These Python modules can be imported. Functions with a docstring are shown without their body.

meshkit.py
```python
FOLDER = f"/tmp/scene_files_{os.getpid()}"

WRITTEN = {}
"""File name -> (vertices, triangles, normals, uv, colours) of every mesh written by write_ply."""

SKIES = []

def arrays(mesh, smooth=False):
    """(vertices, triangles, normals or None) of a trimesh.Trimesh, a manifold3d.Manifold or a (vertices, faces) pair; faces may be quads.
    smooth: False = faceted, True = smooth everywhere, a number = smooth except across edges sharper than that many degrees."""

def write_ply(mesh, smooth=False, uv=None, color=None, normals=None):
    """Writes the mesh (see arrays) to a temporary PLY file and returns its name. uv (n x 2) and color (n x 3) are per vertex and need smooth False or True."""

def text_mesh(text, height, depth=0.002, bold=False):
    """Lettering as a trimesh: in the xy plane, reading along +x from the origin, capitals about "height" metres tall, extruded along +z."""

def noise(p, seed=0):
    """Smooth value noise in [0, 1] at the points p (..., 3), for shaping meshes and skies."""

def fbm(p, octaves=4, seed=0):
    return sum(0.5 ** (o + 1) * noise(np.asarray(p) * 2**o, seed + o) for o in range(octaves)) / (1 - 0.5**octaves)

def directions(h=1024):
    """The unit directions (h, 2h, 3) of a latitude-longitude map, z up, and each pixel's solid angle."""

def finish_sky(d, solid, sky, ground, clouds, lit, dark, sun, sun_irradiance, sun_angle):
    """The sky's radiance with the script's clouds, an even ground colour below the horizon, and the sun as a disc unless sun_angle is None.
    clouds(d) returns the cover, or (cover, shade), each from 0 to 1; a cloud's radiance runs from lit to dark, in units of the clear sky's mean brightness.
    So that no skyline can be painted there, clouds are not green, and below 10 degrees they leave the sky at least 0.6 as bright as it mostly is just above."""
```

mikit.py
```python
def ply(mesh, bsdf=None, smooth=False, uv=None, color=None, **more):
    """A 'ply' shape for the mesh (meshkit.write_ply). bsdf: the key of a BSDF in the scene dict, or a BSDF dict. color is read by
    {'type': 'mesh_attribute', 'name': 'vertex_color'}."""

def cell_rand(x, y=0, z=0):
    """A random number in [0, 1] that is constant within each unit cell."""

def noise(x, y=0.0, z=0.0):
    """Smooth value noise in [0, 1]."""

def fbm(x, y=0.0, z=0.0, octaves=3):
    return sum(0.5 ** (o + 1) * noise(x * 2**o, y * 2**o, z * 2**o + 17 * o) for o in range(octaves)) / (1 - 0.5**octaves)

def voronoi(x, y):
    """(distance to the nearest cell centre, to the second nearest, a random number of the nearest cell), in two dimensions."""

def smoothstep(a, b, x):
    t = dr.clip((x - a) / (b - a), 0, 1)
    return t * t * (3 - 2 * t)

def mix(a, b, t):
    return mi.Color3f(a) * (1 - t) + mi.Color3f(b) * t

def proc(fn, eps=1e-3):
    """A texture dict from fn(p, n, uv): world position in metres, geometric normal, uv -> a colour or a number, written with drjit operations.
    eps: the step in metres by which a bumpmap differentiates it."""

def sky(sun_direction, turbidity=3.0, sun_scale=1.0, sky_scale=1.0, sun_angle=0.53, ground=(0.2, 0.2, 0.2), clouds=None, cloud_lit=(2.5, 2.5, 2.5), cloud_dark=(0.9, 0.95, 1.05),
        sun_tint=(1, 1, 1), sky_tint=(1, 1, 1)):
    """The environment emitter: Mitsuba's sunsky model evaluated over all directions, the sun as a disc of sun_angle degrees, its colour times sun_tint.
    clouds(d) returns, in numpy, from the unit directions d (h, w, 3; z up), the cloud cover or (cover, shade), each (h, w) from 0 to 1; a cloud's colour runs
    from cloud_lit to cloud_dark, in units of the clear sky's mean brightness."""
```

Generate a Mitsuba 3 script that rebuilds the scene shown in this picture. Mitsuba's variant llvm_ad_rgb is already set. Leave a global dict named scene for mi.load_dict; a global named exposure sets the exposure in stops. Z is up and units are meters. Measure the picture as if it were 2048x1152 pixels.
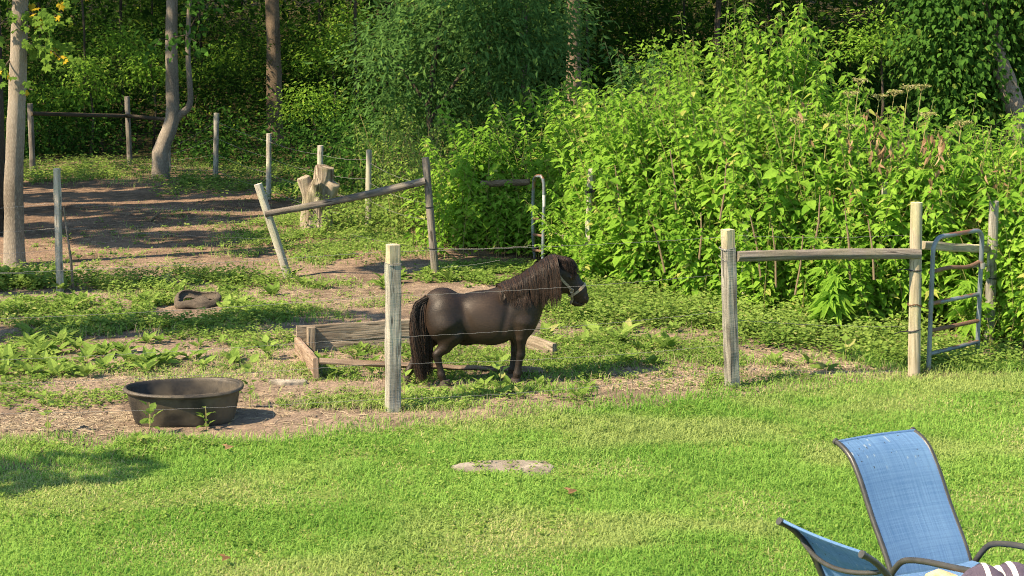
import math, numpy as np, trimesh, mitsuba as mi, drjit as dr, mikit, meshkit
from mikit import proc, noise as N1, fbm as F1, smoothstep as SS, mix as MX, voronoi as VO

# ------------------------------------------------------------------ camera, sky, exposure
CAM_H, PITCH, FPX = 3.3, math.radians(9.2), 3600.0          # eye height, tilt, focal length for a 2048 px wide frame
HFOV = math.degrees(2 * math.atan(1024 / FPX))
AZ, EL = math.radians(32), math.radians(46)                 # sun from the left, a little from the camera's side
SUN = np.array([-math.cos(AZ) * math.cos(EL), -math.sin(AZ) * math.cos(EL), math.sin(EL)])
exposure = 3.05
T = mi.ScalarTransform4f
scene, labels = {}, {}
scene['camera'] = {'type': 'perspective', 'fov': HFOV, 'fov_axis': 'x', 'near_clip': 0.1, 'far_clip': 600.0,
                   'to_world': T().look_at(origin=[0, 0, CAM_H], target=[0, math.cos(PITCH), CAM_H - math.sin(PITCH)], up=[0, 0, 1])}
scene['sky'] = mikit.sky(SUN.tolist(), turbidity=3.0, sun_tint=(1.0, 0.96, 0.90), sky_tint=(1.06, 1.0, .86))

FW = np.array([0, math.cos(PITCH), -math.sin(PITCH)]); UPV = np.array([0, math.sin(PITCH), math.cos(PITCH)])
def ray(px, py):
    return FW + (px - 1024) / FPX * np.array([1.0, 0, 0]) + (576 - py) / FPX * UPV
def Zp(px, py, z):                                          # measured point at height z
    r = ray(px, py); return np.array([0, 0, CAM_H]) + r * ((z - CAM_H) / r[2])
def Gp(px, py): return Zp(px, py, 0.0)
def Dp(px, py, d):                                          # measured point at ground distance d
    r = ray(px, py); return np.array([0, 0, CAM_H]) + r * (d / r[1])
def terrain(x, y):
    x, y = np.asarray(x, float), np.asarray(y, float)
    p = np.stack([x * .5, y * .5, np.zeros_like(x * y)], -1)
    q = np.stack([x * 2.3, y * 2.3, np.ones_like(x * y)], -1)
    hill = np.clip(y - 44, 0, None) * .07 + np.clip(y - 44, 0, 16) ** 2 * .004
    return (meshkit.noise(p) - .5) * .05 + (meshkit.noise(q) - .5) * .025 + hill
def rg(seed): return np.random.default_rng(seed)
def unit(v): v = np.asarray(v, float); return v / (np.linalg.norm(v, axis=-1, keepdims=True) + 1e-12)

# ------------------------------------------------------------------ scene bookkeeping
used = {}
def num(name):
    k = used.get(name, 0); used[name] = k + 1
    return name if k == 0 else f'{name}_{k:03d}'
def put(key, m, bsdf, smooth=False):
    v, f = m[0], m[1]; uv = m[2] if len(m) > 2 else None
    if uv is not None and smooth: smooth = True              # tubes carry their caps as separate vertices
    scene[key] = mikit.ply((v, f), bsdf, smooth, uv=uv); return key
def part(parent, name, m, bsdf, smooth=False, label=None):
    key = num(parent + '__' + name); put(key, m, bsdf, smooth)
    if label: labels[key] = {'label': label}
    return key
def thing(name, label, cat, group=None, kind=None):
    key = num(name); d = {'label': label}
    if cat: d['category'] = cat
    if group: d['group'] = group
    if kind: d['kind'] = kind
    labels[key] = d; return key
def struct(name, m, bsdf, smooth=False):
    put(name, m, bsdf, smooth); labels[name] = {'kind': 'structure'}
def join(ms):
    vs, fs, us, a = [], [], [], 0
    for m in ms:
        vs.append(m[0]); fs.append(np.asarray(m[1]) + a); a += len(m[0])
        us.append(m[2] if len(m) > 2 and m[2] is not None else np.zeros((len(m[0]), 2)))
    return np.vstack(vs), np.vstack(fs), np.vstack(us)

# ------------------------------------------------------------------ materials
def P(base, rough=.7, spec=.3, **k):
    return {'type': 'twosided', 'bsdf': {'type': 'principled', 'base_color': base, 'roughness': rough, 'specular': spec, **k}}
def rgb(*c): return {'type': 'rgb', 'value': list(c)}
def bump(base, fn, scale, rough=.8, spec=.25, eps=2e-3, **k):
    return {'type': 'twosided', 'bsdf': {'type': 'bumpmap', 'tex': proc(fn, eps), 'scale': scale, 'bsdf': {'type': 'principled', 'base_color': base, 'roughness': rough, 'specular': spec, **k}}}
def leafmat(dark, light, yellow, ypart=.04, trans=.9, rough=.5, world=1.2):
    def fn(p, n, uv):
        t = dr.clip(.25 + .5 * (F1(p.x * world, p.y * world, p.z * world, 2) - .5) * 1.6 + .55 * uv.x, 0, 1)
        c = MX(dark, light, t)
        c = MX(c, mi.Color3f(yellow), dr.select(uv.x > 1 - ypart, .8, 0.0))
        vein = 1 - .18 * SS(.4, .5, dr.abs(dr.abs(uv.y * 6 - dr.floor(uv.y * 6)) - .5))
        return c * vein
    return {'type': 'principledthin', 'base_color': proc(fn), 'roughness': rough, 'diff_trans': trans, 'eta': 1.4, 'spec_trans': 0.0}
def grass_fn(p, n, uv):
    t = dr.clip(.25 + .8 * (F1(p.x * .9, p.y * .9, 1, 2) - .5) + .55 * uv.x, 0, 1); c = MX((.15, .325, .052), (.335, .525, .12), t)
    c = MX(c, mi.Color3f(.43, .47, .19), .55 * SS(.50, .72, F1(p.x * .8 + 7, p.y * 1.1, 4, 3)))
    return MX(c, mi.Color3f(.52, .49, .25), dr.select(uv.x > .93, .8, 0.0))
scene['grass_leaf'] = {'type': 'principledthin', 'base_color': proc(grass_fn), 'roughness': .5, 'diff_trans': .95, 'eta': 1.4, 'spec_trans': 0.0}
scene['weed_leaf'] = leafmat((.11, .21, .035), (.30, .43, .10), (.40, .40, .16), .05, .9, .5)
scene['thicket_leaf'] = leafmat((.11, .27, .025), (.31, .52, .07), (.46, .46, .14), .04, 1.0, .40)
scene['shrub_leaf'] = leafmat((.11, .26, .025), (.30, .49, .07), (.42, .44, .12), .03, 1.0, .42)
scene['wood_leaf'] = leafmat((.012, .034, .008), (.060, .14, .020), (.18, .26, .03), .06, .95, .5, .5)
scene['fine_leaf'] = leafmat((.055, .14, .04), (.15, .29, .075), (.24, .36, .07), .04, .95, .4, .8)
scene['vine_leaf'] = leafmat((.030, .090, .018), (.085, .20, .032), (.2, .28, .05), .04, .8, .5, .8)
scene['maple_leaf'] = leafmat((.07, .16, .03), (.15, .26, .04), (.55, .38, .03), .16, .9, .45)
scene['dry_leaf'] = leafmat((.14, .085, .045), (.32, .22, .13), (.38, .28, .16), .2, .4, .8)
scene['umbel'] = leafmat((.22, .24, .08), (.34, .33, .13), (.5, .46, .3), .2, .5, .8)
scene['stem_mat'] = P(proc(lambda p, n, uv: MX((.16, .2, .05), (.34, .27, .13), N1(p.x * 3, p.y * 3, p.z * 2))), .7)
def straw_fn(p, n, uv): return MX((.15, .115, .07), (.36, .305, .215), uv.x)
scene['straw_mat'] = P(proc(straw_fn), .8)

def soil_fn(p, n, uv):
    a = F1(p.x * 1.1, p.y * 1.1, 3, 4); b = F1(p.x * 9, p.y * 9, 7, 3); g = N1(p.x * 70, p.y * 70, 2)
    c = MX((.068, .051, .037), (.198, .154, .118), dr.clip(a * 1.1 + (b - .5) * .7, 0, 1))
    c = MX(c, mi.Color3f(.25, .19, .13), SS(.62, .8, b) * .5)
    far_tone = SS(20.5, 24, p.y)                                # soil turns darker and redder with distance across the paddock
    c = c * MX((1, 1, 1), (.84, .77, .72), far_tone)
    return c * (.75 + .5 * g)
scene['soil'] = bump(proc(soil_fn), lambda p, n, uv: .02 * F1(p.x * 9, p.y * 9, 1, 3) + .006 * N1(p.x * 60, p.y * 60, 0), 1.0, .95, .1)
def lawnsoil_fn(p, n, uv):
    a = F1(p.x * 1.7, p.y * 1.7, 3, 3)
    return MX((.06, .11, .018), (.15, .19, .05), a) * (.6 + .8 * N1(p.x * 90, p.y * 90, 2))
scene['lawn_soil'] = P(proc(lawnsoil_fn), .95, .1)

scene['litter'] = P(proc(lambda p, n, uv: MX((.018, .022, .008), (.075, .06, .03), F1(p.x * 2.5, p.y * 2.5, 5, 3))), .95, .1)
def wood(c0, c1, moss=None, mossk=0., fine=140., crack=.9, bumpk=.0025, saw=0.):
    def grain(uv):
        w = .35 * F1(uv.x * 14, uv.y * 1.6, 3, 2)
        return F1(uv.x * fine * .4 + w * 6, uv.y * 4, 1, 3), N1(uv.x * fine + w * 9, uv.y * 5, 9)
    def fn(p, n, uv):
        a, b = grain(uv); big = F1(p.x * 3, p.y * 3, p.z * 3, 3)
        c = MX(c0, c1, dr.clip(.5 + 1.5 * (a - .5) + .9 * (big - .5) + .5 * (b - .5), 0, 1))
        k = SS(crack - .22, crack - .1, a) * .75
        c = c * (1 - k)
        if moss is not None:
            c = MX(c, mi.Color3f(moss), SS(.5, .7, F1(p.x * 6 + 4, p.y * 6, p.z * 3.4, 3)) * mossk)
        return c
    def h(p, n, uv):
        a, b = grain(uv)
        s = a * -1.6 + b * .5
        if saw: s = s + saw * N1(uv.x * 12, uv.y * 130, 5)
        return s
    return bump(proc(fn), h, bumpk, .85, .2)
scene['post_grey'] = wood((.085, .082, .07), (.33, .32, .275), (.30, .32, .26), .5, 110, .9, .0022, .35)
scene['post_pale'] = wood((.20, .18, .12), (.38, .34, .25), (.40, .42, .22), .35, 120, .95, .002)
scene['post_bone'] = wood((.24, .225, .185), (.42, .40, .34), (.36, .40, .25), .4, 120, .95, .003)
scene['rail_grey'] = wood((.085, .075, .062), (.215, .195, .17), (.20, .20, .12), .25, 120, .9, .003)
scene['plank_brown'] = wood((.135, .108, .078), (.30, .255, .195), None, 0, 110, .86, .004)
scene['plank_edge'] = wood((.13, .09, .063), (.26, .2, .15), None, 0, 110, .95, .003)
scene['stump_wood'] = wood((.09, .07, .05), (.36, .315, .24), (.24, .26, .12), .2, 70, .85, .006)
def bark(c0, c1, sc=1.0, k=.006):
    def r(uv): return VO(uv.x * 75 * sc + 2.2 * F1(uv.x * 20, uv.y * 12, 0, 2), uv.y * 17 * sc)
    def fn(p, n, uv):
        f, s, w = r(uv); big = F1(p.x * 2, p.y * 2, p.z * 1.3, 3)
        return MX(c0, c1, dr.clip(.25 + (s - f) * .7 + (big - .5) * 1.5 + .2 * w, 0, 1))
    def h(p, n, uv):
        f, s, w = r(uv); return dr.minimum(s - f, .5)
    return bump(proc(fn), h, k, .9, .15)
scene['bark_grey'] = bark((.11, .095, .075), (.27, .24, .195), 1.0, .003)
scene['bark_dark'] = bark((.025, .022, .016), (.085, .072, .055), 1.0, .003)
scene['bark_brown'] = bark((.075, .058, .04), (.20, .155, .11), .8, .004)
scene['rubber'] = bump(proc(lambda p, n, uv: MX((.018, .017, .016), (.088, .074, .053), dr.clip(SS(.36, .66, F1(p.x * 6, p.y * 6, p.z * 3, 3)) * SS(.62, .1, p.z) + .15 * N1(p.x * 60, p.y * 60, p.z * 60), 0, 1))),
                       lambda p, n, uv: N1(p.x * 30, p.y * 30, p.z * 30), .0012, .55, .4)
scene['tyre'] = bump(proc(lambda p, n, uv: MX((.035, .03, .026), (.13, .11, .085), F1(p.x * 9, p.y * 9, p.z * 14, 3))), lambda p, n, uv: F1(p.x * 25, p.y * 25, p.z * 40, 2), .006, .9, .15)
def metal_fn(p, n, uv):
    r = SS(.62, .76, F1(p.x * 5 + 3, p.y * 5, p.z * 4, 3) + .25 * dr.maximum(n.z, 0))
    return MX(MX((.11, .14, .17), (.20, .24, .27), N1(p.x * 8, p.y * 8, p.z * 8)), mi.Color3f(.19, .09, .05), r)
scene['gate_metal'] = P(proc(metal_fn), .45, .5, metallic=.25)
scene['rust'] = P(proc(lambda p, n, uv: MX((.08, .048, .032), (.20, .12, .075), F1(p.x * 14, p.y * 14, p.z * 14, 3))), .8)
scene['wire_mat'] = P(rgb(.30, .30, .285), .45, .5, metallic=.5)
scene['black_band'] = P(rgb(.02, .022, .025), .5)
scene['chain_mat'] = P(rgb(.35, .31, .25), .45, .5, metallic=.4)
scene['sticker'] = P(rgb(.5, .5, .5), .5)
def stone_fn(p, n, uv):
    a = F1(p.x * 5, p.y * 5, p.z * 5, 4); b = N1(p.x * 40, p.y * 40, p.z * 40)
    c = MX((.085, .072, .055), (.27, .245, .205), dr.clip(a * 1.3 - .1 + .3 * (b - .5), 0, 1))
    return MX(c, mi.Color3f(.09, .075, .05), SS(.5, .68, F1(p.x * 8 + 9, p.y * 8, 4, 3)) * .75)
scene['stone'] = bump(proc(stone_fn), lambda p, n, uv: F1(p.x * 14, p.y * 14, p.z * 14, 3), .02, .9, .2)
scene['white_stone'] = bump(proc(lambda p, n, uv: MX((.10, .09, .07), (.36, .33, .28), F1(p.x * 16, p.y * 16, 1, 3))), lambda p, n, uv: F1(p.x * 24, p.y * 24, p.z * 14, 3), .01, .9, .2)
def sling_fn(p, n, uv):
    a = N1(uv.x * 260, uv.y * 6, 1); b = N1(uv.x * 7, uv.y * 240, 2)
    w = F1(uv.x * 3, uv.y * 3, 4, 2)
    c = MX((.07, .16, .35), (.175, .31, .53), dr.clip(.1 + .45 * a + .35 * b + .4 * (w - .5), 0, 1))
    spot = SS(.92, .94, N1(uv.x * 60, uv.y * 52, 8)) * SS(.60, .68, uv.y)
    pale = SS(.88, .94, N1(uv.x * 60 + 5, uv.y * 26, 3)) * SS(.62, .72, uv.y)
    c = MX(c, mi.Color3f(.38, .44, .5), pale * .8)
    return MX(c, mi.Color3f(.05, .05, .055), spot * .85)
scene['sling'] = {'type': 'principledthin', 'base_color': proc(sling_fn), 'roughness': .6, 'diff_trans': .5, 'eta': 1.4}
scene['chair_frame'] = P(proc(lambda p, n, uv: MX((.022, .024, .026), (.06, .06, .055), F1(p.x * 20, p.y * 20, p.z * 20, 2))), .4, .5)
scene['bag_cloth'] = bump(proc(lambda p, n, uv: MX((.05, .04, .065), (.10, .085, .12), F1(p.x * 9, p.y * 9, p.z * 9, 3))), lambda p, n, uv: F1(p.x * 14, p.y * 14, p.z * 14, 3), .02, .8)
scene['white_cloth'] = P(rgb(.56, .55, .52), .8)
scene['tan_cloth'] = bump(proc(lambda p, n, uv: MX((.32, .20, .11), (.62, .48, .32), F1(p.x * 30, p.y * 30, p.z * 30, 3))), lambda p, n, uv: N1(p.x * 60, p.y * 60, p.z * 60), .004, .9)
def coat_fn(p, n, uv):
    a = F1(p.x * 4, p.y * 4, p.z * 4, 3); f = N1(p.x * 40, p.y * 40, p.z * 180)
    return MX((.0065, .005, .004), (.040, .025, .016), dr.clip(.12 + .9 * (a - .3) + .3 * (f - .5) + .8 * uv.x, 0, 1))
scene['coat'] = bump(proc(coat_fn), lambda p, n, uv: N1(p.x * 190, p.y * 190, p.z * 110), .0007, .54, .34)
scene['horse_hair'] = P(proc(lambda p, n, uv: MX((.006, .005, .0045), (.062, .033, .019), dr.clip(uv.x * uv.x * uv.x + .15 * (uv.y - .3), 0, 1))), .62, .35)
scene['hoof'] = P(rgb(.05, .04, .035), .5)
scene['halter_mat'] = bump(proc(lambda p, n, uv: MX((.19, .16, .115), (.34, .29, .21), N1(p.x * 60, p.y * 60, p.z * 60))), lambda p, n, uv: N1(p.x * 250, p.y * 250, p.z * 250), .001, .8)
scene['ring_metal'] = P(rgb(.45, .36, .26), .35, .5, metallic=.7)
scene['eye_mat'] = P(rgb(.01, .007, .005), .08, .6)

# ------------------------------------------------------------------ geometry helpers
def frames(path):
    p = np.asarray(path, float); t = unit(np.gradient(p, axis=0)); n = len(p)
    ref = np.eye(3)[np.argmin(np.abs(t[0]))]; a = np.zeros_like(p); a[0] = unit(np.cross(t[0], ref))
    for k in range(1, n): a[k] = unit(a[k - 1] - (a[k - 1] @ t[k]) * t[k])     # carried along without twist
    return p, t, a, np.cross(t, a)
def tube(path, radii, sides=10, cap=True, rough=0., seed=0, rscale=5.0):
    p, t, a, b = frames(path); n = len(p)
    r = np.broadcast_to(np.asarray(radii, float), (n,))
    ang = np.linspace(0, 2 * np.pi, sides + 1)
    rr = r[:, None] * np.ones(sides + 1)
    pos = p[:, None] + rr[..., None] * (np.cos(ang)[None, :, None] * a[:, None] + np.sin(ang)[None, :, None] * b[:, None])
    if rough:
        d = meshkit.fbm(pos * rscale, 3, seed) - .5
        pos = p[:, None] + (pos - p[:, None]) * (1 + rough * 2 * d)[..., None]
    L = np.concatenate([[0], np.cumsum(np.linalg.norm(np.diff(p, axis=0), axis=1))])
    uv = np.stack([np.broadcast_to(ang[None] * r.mean(), rr.shape), np.broadcast_to(L[:, None], rr.shape)], -1).reshape(-1, 2)
    i, j = np.meshgrid(np.arange(n - 1), np.arange(sides), indexing='ij'); w = sides + 1
    q = np.stack([i * w + j, i * w + j + 1, (i + 1) * w + j + 1, (i + 1) * w + j], -1).reshape(-1, 4)
    f = np.vstack([q[:, [0, 1, 2]], q[:, [0, 2, 3]]]); v = pos.reshape(-1, 3)
    if cap:
        for e, fl in ((0, 1), (n - 1, 0)):
            ring = pos[e]; k = len(v); c = ring[:-1].mean(0)
            cu = np.stack([(ring - c) @ a[e], (ring - c) @ b[e]], 1)
            v = np.vstack([v, ring, c]); uv = np.vstack([uv, cu, [[0, 0]]])
            jj = np.arange(sides); tri = np.stack([k + jj, k + jj + 1, np.full(sides, k + w)], 1)
            f = np.vstack([f, tri[:, ::-1] if fl else tri])
    return v, f, uv
def line(a, b, n=2): return np.linspace(np.asarray(a, float), np.asarray(b, float), n)
def beam(p0, p1, w, h, ref=None, ch=.006, n=8, wob=.004, seed=0, taper=1.0):
    """rectangular timber with chamfered, slightly uneven edges; flat faces, uv in metres (around, along)"""
    p0, p1 = np.asarray(p0, float), np.asarray(p1, float); t = unit(p1 - p0)
    ref = np.array([0, 0, 1.0]) if ref is None else np.asarray(ref, float)
    a = unit(np.cross(t, ref)); b = np.cross(a, t)
    x, y = w / 2, h / 2
    sec = np.array([[x - ch, -y], [x, -y + ch], [x, y - ch], [x - ch, y], [-x + ch, y], [-x, y - ch], [-x, -y + ch], [-x + ch, -y]])
    r = rg(seed); s = np.linspace(0, 1, n)
    ws = 1 + (taper - 1) * s
    off = np.cumsum(r.normal(0, wob / 3, (n, 2)), 0); off -= np.linspace(off[0], off[-1], n)
    jit = r.normal(0, wob / 3, (n, 8, 2))
    pts = sec[None] * ws[:, None, None] + off[:, None] + jit
    pos = p0 + s[:, None, None] * (p1 - p0) + pts[..., :1] * a + pts[..., 1:] * b
    L = np.linalg.norm(p1 - p0); v, f, uv = [], [], []; k = 0
    per = np.concatenate([[0], np.cumsum(np.linalg.norm(np.diff(np.vstack([sec, sec[:1]]), axis=0), axis=1))])
    for j in range(8):
        jn = (j + 1) % 8
        v += [pos[:, j], pos[:, jn]]
        uv += [np.stack([np.full(n, per[j] + seed * .37), s * L], 1), np.stack([np.full(n, per[j + 1] + seed * .37), s * L], 1)]
        i = np.arange(n - 1)
        f += [np.stack([k + i, k + n + i, k + n + i + 1], 1), np.stack([k + i, k + n + i + 1, k + i + 1], 1)]; k += 2 * n
    for e, fl in ((0, 1), (n - 1, 0)):
        v += [pos[e]]; uv += [sec * .6]; tri = np.array([[k, k + m, k + m + 1] for m in range(1, 7)]); f += [tri[:, ::-1] if fl else tri]; k += 8
    return np.vstack(v), np.vstack(f), np.vstack(uv)
def tmesh(m): return np.array(m.vertices), np.array(m.faces)
def wire(a, b, sag=.03, r=.0013, n=14):
    p = line(a, b, n); s = np.linspace(0, 1, n); p[:, 2] -= sag * 4 * s * (1 - s); return tube(p, r, 5, cap=False)

# leaves: template (verts with x along the leaf, faces); uv = (random of the leaf, place along it)
def ovate(w=.5, fold=.12, droop=.18):
    v = np.array([[0, 0, 0], [.28, w / 2, fold], [.28, 0, .02], [.28, -w / 2, fold], [.65, w * .36, fold * .7 - droop * .4], [.65, 0, -droop * .4], [.65, -w * .36, fold * .7 - droop * .4], [1, 0, -droop]])
    f = np.array([[0, 2, 1], [0, 3, 2], [1, 2, 5], [1, 5, 4], [2, 3, 6], [2, 6, 5], [4, 5, 7], [5, 6, 7]]); return v, f
def simple(w=.5, fold=.12):
    return np.array([[0, 0, 0], [.45, w / 2, fold], [.45, -w / 2, fold], [1, 0, 0.0]]), np.array([[0, 3, 1], [0, 2, 3]])
def mapleleaf():
    a = np.radians([-150, -110, -80, -52, -38, -18, 0, 18, 38, 52, 80, 110, 150]); r = np.array([.34, .46, .64, .52, .86, .62, 1, .62, .86, .52, .64, .46, .34]) * .62
    v = np.vstack([[[0, 0, 0]], np.stack([np.cos(a) * r, np.sin(a) * r, -.25 * r ** 2 + .04 * np.cos(5 * a)], 1)]); v[:, 0] += .12
    f = np.array([[0, i, i + 1] for i in range(1, 13)]); return v, f
def palmate():                                              # five drooping leaflets of a compound leaf
    vs, fs, k = [], [], 0
    for ang, s in ((-62, .6), (-32, .85), (0, 1), (32, .85), (62, .6)):
        v, f = simple(.3, .05); c, q = math.cos(math.radians(ang)), math.sin(math.radians(ang))
        v = v * s; x = v[:, 0] * c - v[:, 1] * q; y = v[:, 0] * q + v[:, 1] * c
        vs.append(np.stack([x, y, v[:, 2] - .35 * v[:, 0] ** 2], 1)); fs.append(f + k); k += 4
    return np.vstack(vs), np.vstack(fs)
def leaves(pos, d, up, size, tmpl, r):
    tv, tf = tmpl; n = len(pos); x = unit(d); z = up - (up * x).sum(1, keepdims=True) * x; z = unit(z); y = np.cross(z, x)
    size = np.broadcast_to(np.asarray(size, float), (n,))
    L = tv[None] * size[:, None, None]
    v = pos[:, None] + L[..., :1] * x[:, None] + L[..., 1:2] * y[:, None] + L[..., 2:] * z[:, None]
    f = tf[None] + (np.arange(n) * len(tv))[:, None, None]
    uv = np.stack([np.broadcast_to(r.random(n)[:, None], (n, len(tv))), np.broadcast_to(tv[None, :, 0], (n, len(tv)))], -1)
    return v.reshape(-1, 3), f.reshape(-1, 3), uv.reshape(-1, 2)
def rdir(n, r, flat=1.0):
    d = r.normal(size=(n, 3)); d[:, 2] *= flat; return unit(d)
def cloud(centres, radii, n, size, tmpl, r, droop=.35, shell=.55, clump=0, updev=.6):
    """leaves in ellipsoids; clump > 0 gathers them in sprays"""
    c = np.atleast_2d(np.asarray(centres, float)); R = np.asarray(radii, float)
    if R.ndim == 0: R = np.full((len(c), 3), float(R))
    if R.ndim == 1: R = np.tile(R, (len(c), 1)) if len(R) == 3 and len(c) != 3 else np.repeat(R[:, None], 3, 1) if len(R) == len(c) else np.tile(R, (len(c), 1))
    vol = R.prod(1) ** .7; k = r.choice(len(c), n, p=vol / vol.sum())
    if clump:
        m = max(1, n // clump); kk = r.choice(len(c), m, p=vol / vol.sum())
        u = rdir(m, r); rad = shell + (1 - shell) * r.random(m); cc = c[kk] + u * rad[:, None] * R[kk]
        j = r.integers(0, m, n); spread = (.16 * R[kk].mean(1) + size * 1.6)[j]
        off = r.normal(size=(n, 3)) * spread[:, None] * np.array([1, 1, .55])
        pos = cc[j] + off; out = unit(u[j] + .6 * unit(off))
    else:
        u = rdir(n, r); rad = shell + (1 - shell) * r.random(n) ** .5; pos = c[k] + u * rad[:, None] * R[k]; out = u
    d = unit(out * np.array([1, 1, .35]) + rdir(n, r) * .7 - np.array([0, 0, droop]))
    up = unit(np.array([0, 0, 1.0]) + updev * rdir(n, r) + .5 * out)
    return leaves(pos, d, up, size * r.uniform(.6, 1.25, n), tmpl, r)
def plants(base, h, lean, nl, size, tmpl, r, start=.15, droop=.35, taper=.5, branch=0.):
    """upright stems with leaves in a spiral: returns (leaf mesh, stem mesh)"""
    n = len(base); nl = int(nl); az = r.random(n) * 6.283
    s = np.sort(start + (1 - start) * r.random((n, nl)), 1)
    lv = np.stack([np.cos(az), np.sin(az)], 1) * (lean * r.uniform(.3, 1.2, n))[:, None]
    def at(t): return base[:, None] + np.concatenate([lv[:, None] * (t ** 2)[..., None], (h[:, None] * (t - .12 * lean * t ** 2))[..., None]], -1)
    q = at(s); a = az[:, None] + np.arange(nl)[None] * 2.4 + r.normal(0, .3, (n, nl))
    rad = np.stack([np.cos(a), np.sin(a), np.zeros_like(a)], -1)
    if branch: q = q + rad * (branch * h[:, None] * (1.05 - s) * r.random((n, nl)))[..., None] * np.array([1, 1, .2])
    d = rad + np.array([0, 0, 1.0]) * (r.uniform(-.2, .5, (n, nl)) - droop)[..., None]
    up = np.array([0, 0, 1.0]) + .35 * r.normal(size=(n, nl, 3)) + rad * .25
    sz = size * (1 - taper * s) * r.uniform(.7, 1.25, (n, nl))
    lm = leaves(q.reshape(-1, 3), d.reshape(-1, 3), up.reshape(-1, 3), sz.ravel(), tmpl, r)
    t = np.linspace(0, 1, 5)[None].repeat(n, 0); sp = at(t); sp[:, 0, 2] -= .05
    w = np.clip(.006 * h, .003, .012)[:, None] * (1 - .7 * t)
    ang = np.arange(3) * 2.094
    ring = sp[:, :, None] + w[..., None, None] * np.stack([np.cos(ang), np.sin(ang), 0 * ang], 1)[None, None]
    i, j = np.meshgrid(np.arange(4), np.arange(3), indexing='ij')
    qd = np.stack([i * 3 + j, i * 3 + (j + 1) % 3, (i + 1) * 3 + (j + 1) % 3, (i + 1) * 3 + j], -1).reshape(-1, 4)
    tri = np.vstack([qd[:, [0, 1, 2]], qd[:, [0, 2, 3]]])
    sf = (tri[None] + (np.arange(n) * 15)[:, None, None]).reshape(-1, 3)
    return lm, (ring.reshape(-1, 3), sf)
def onground(xy, dz=0.): return np.column_stack([xy, terrain(xy[:, 0], xy[:, 1]) + dz])
def drop(p, dz=0.): p = np.array(p, float); p[2] = float(terrain(p[0], p[1])) + dz; return p

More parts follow.
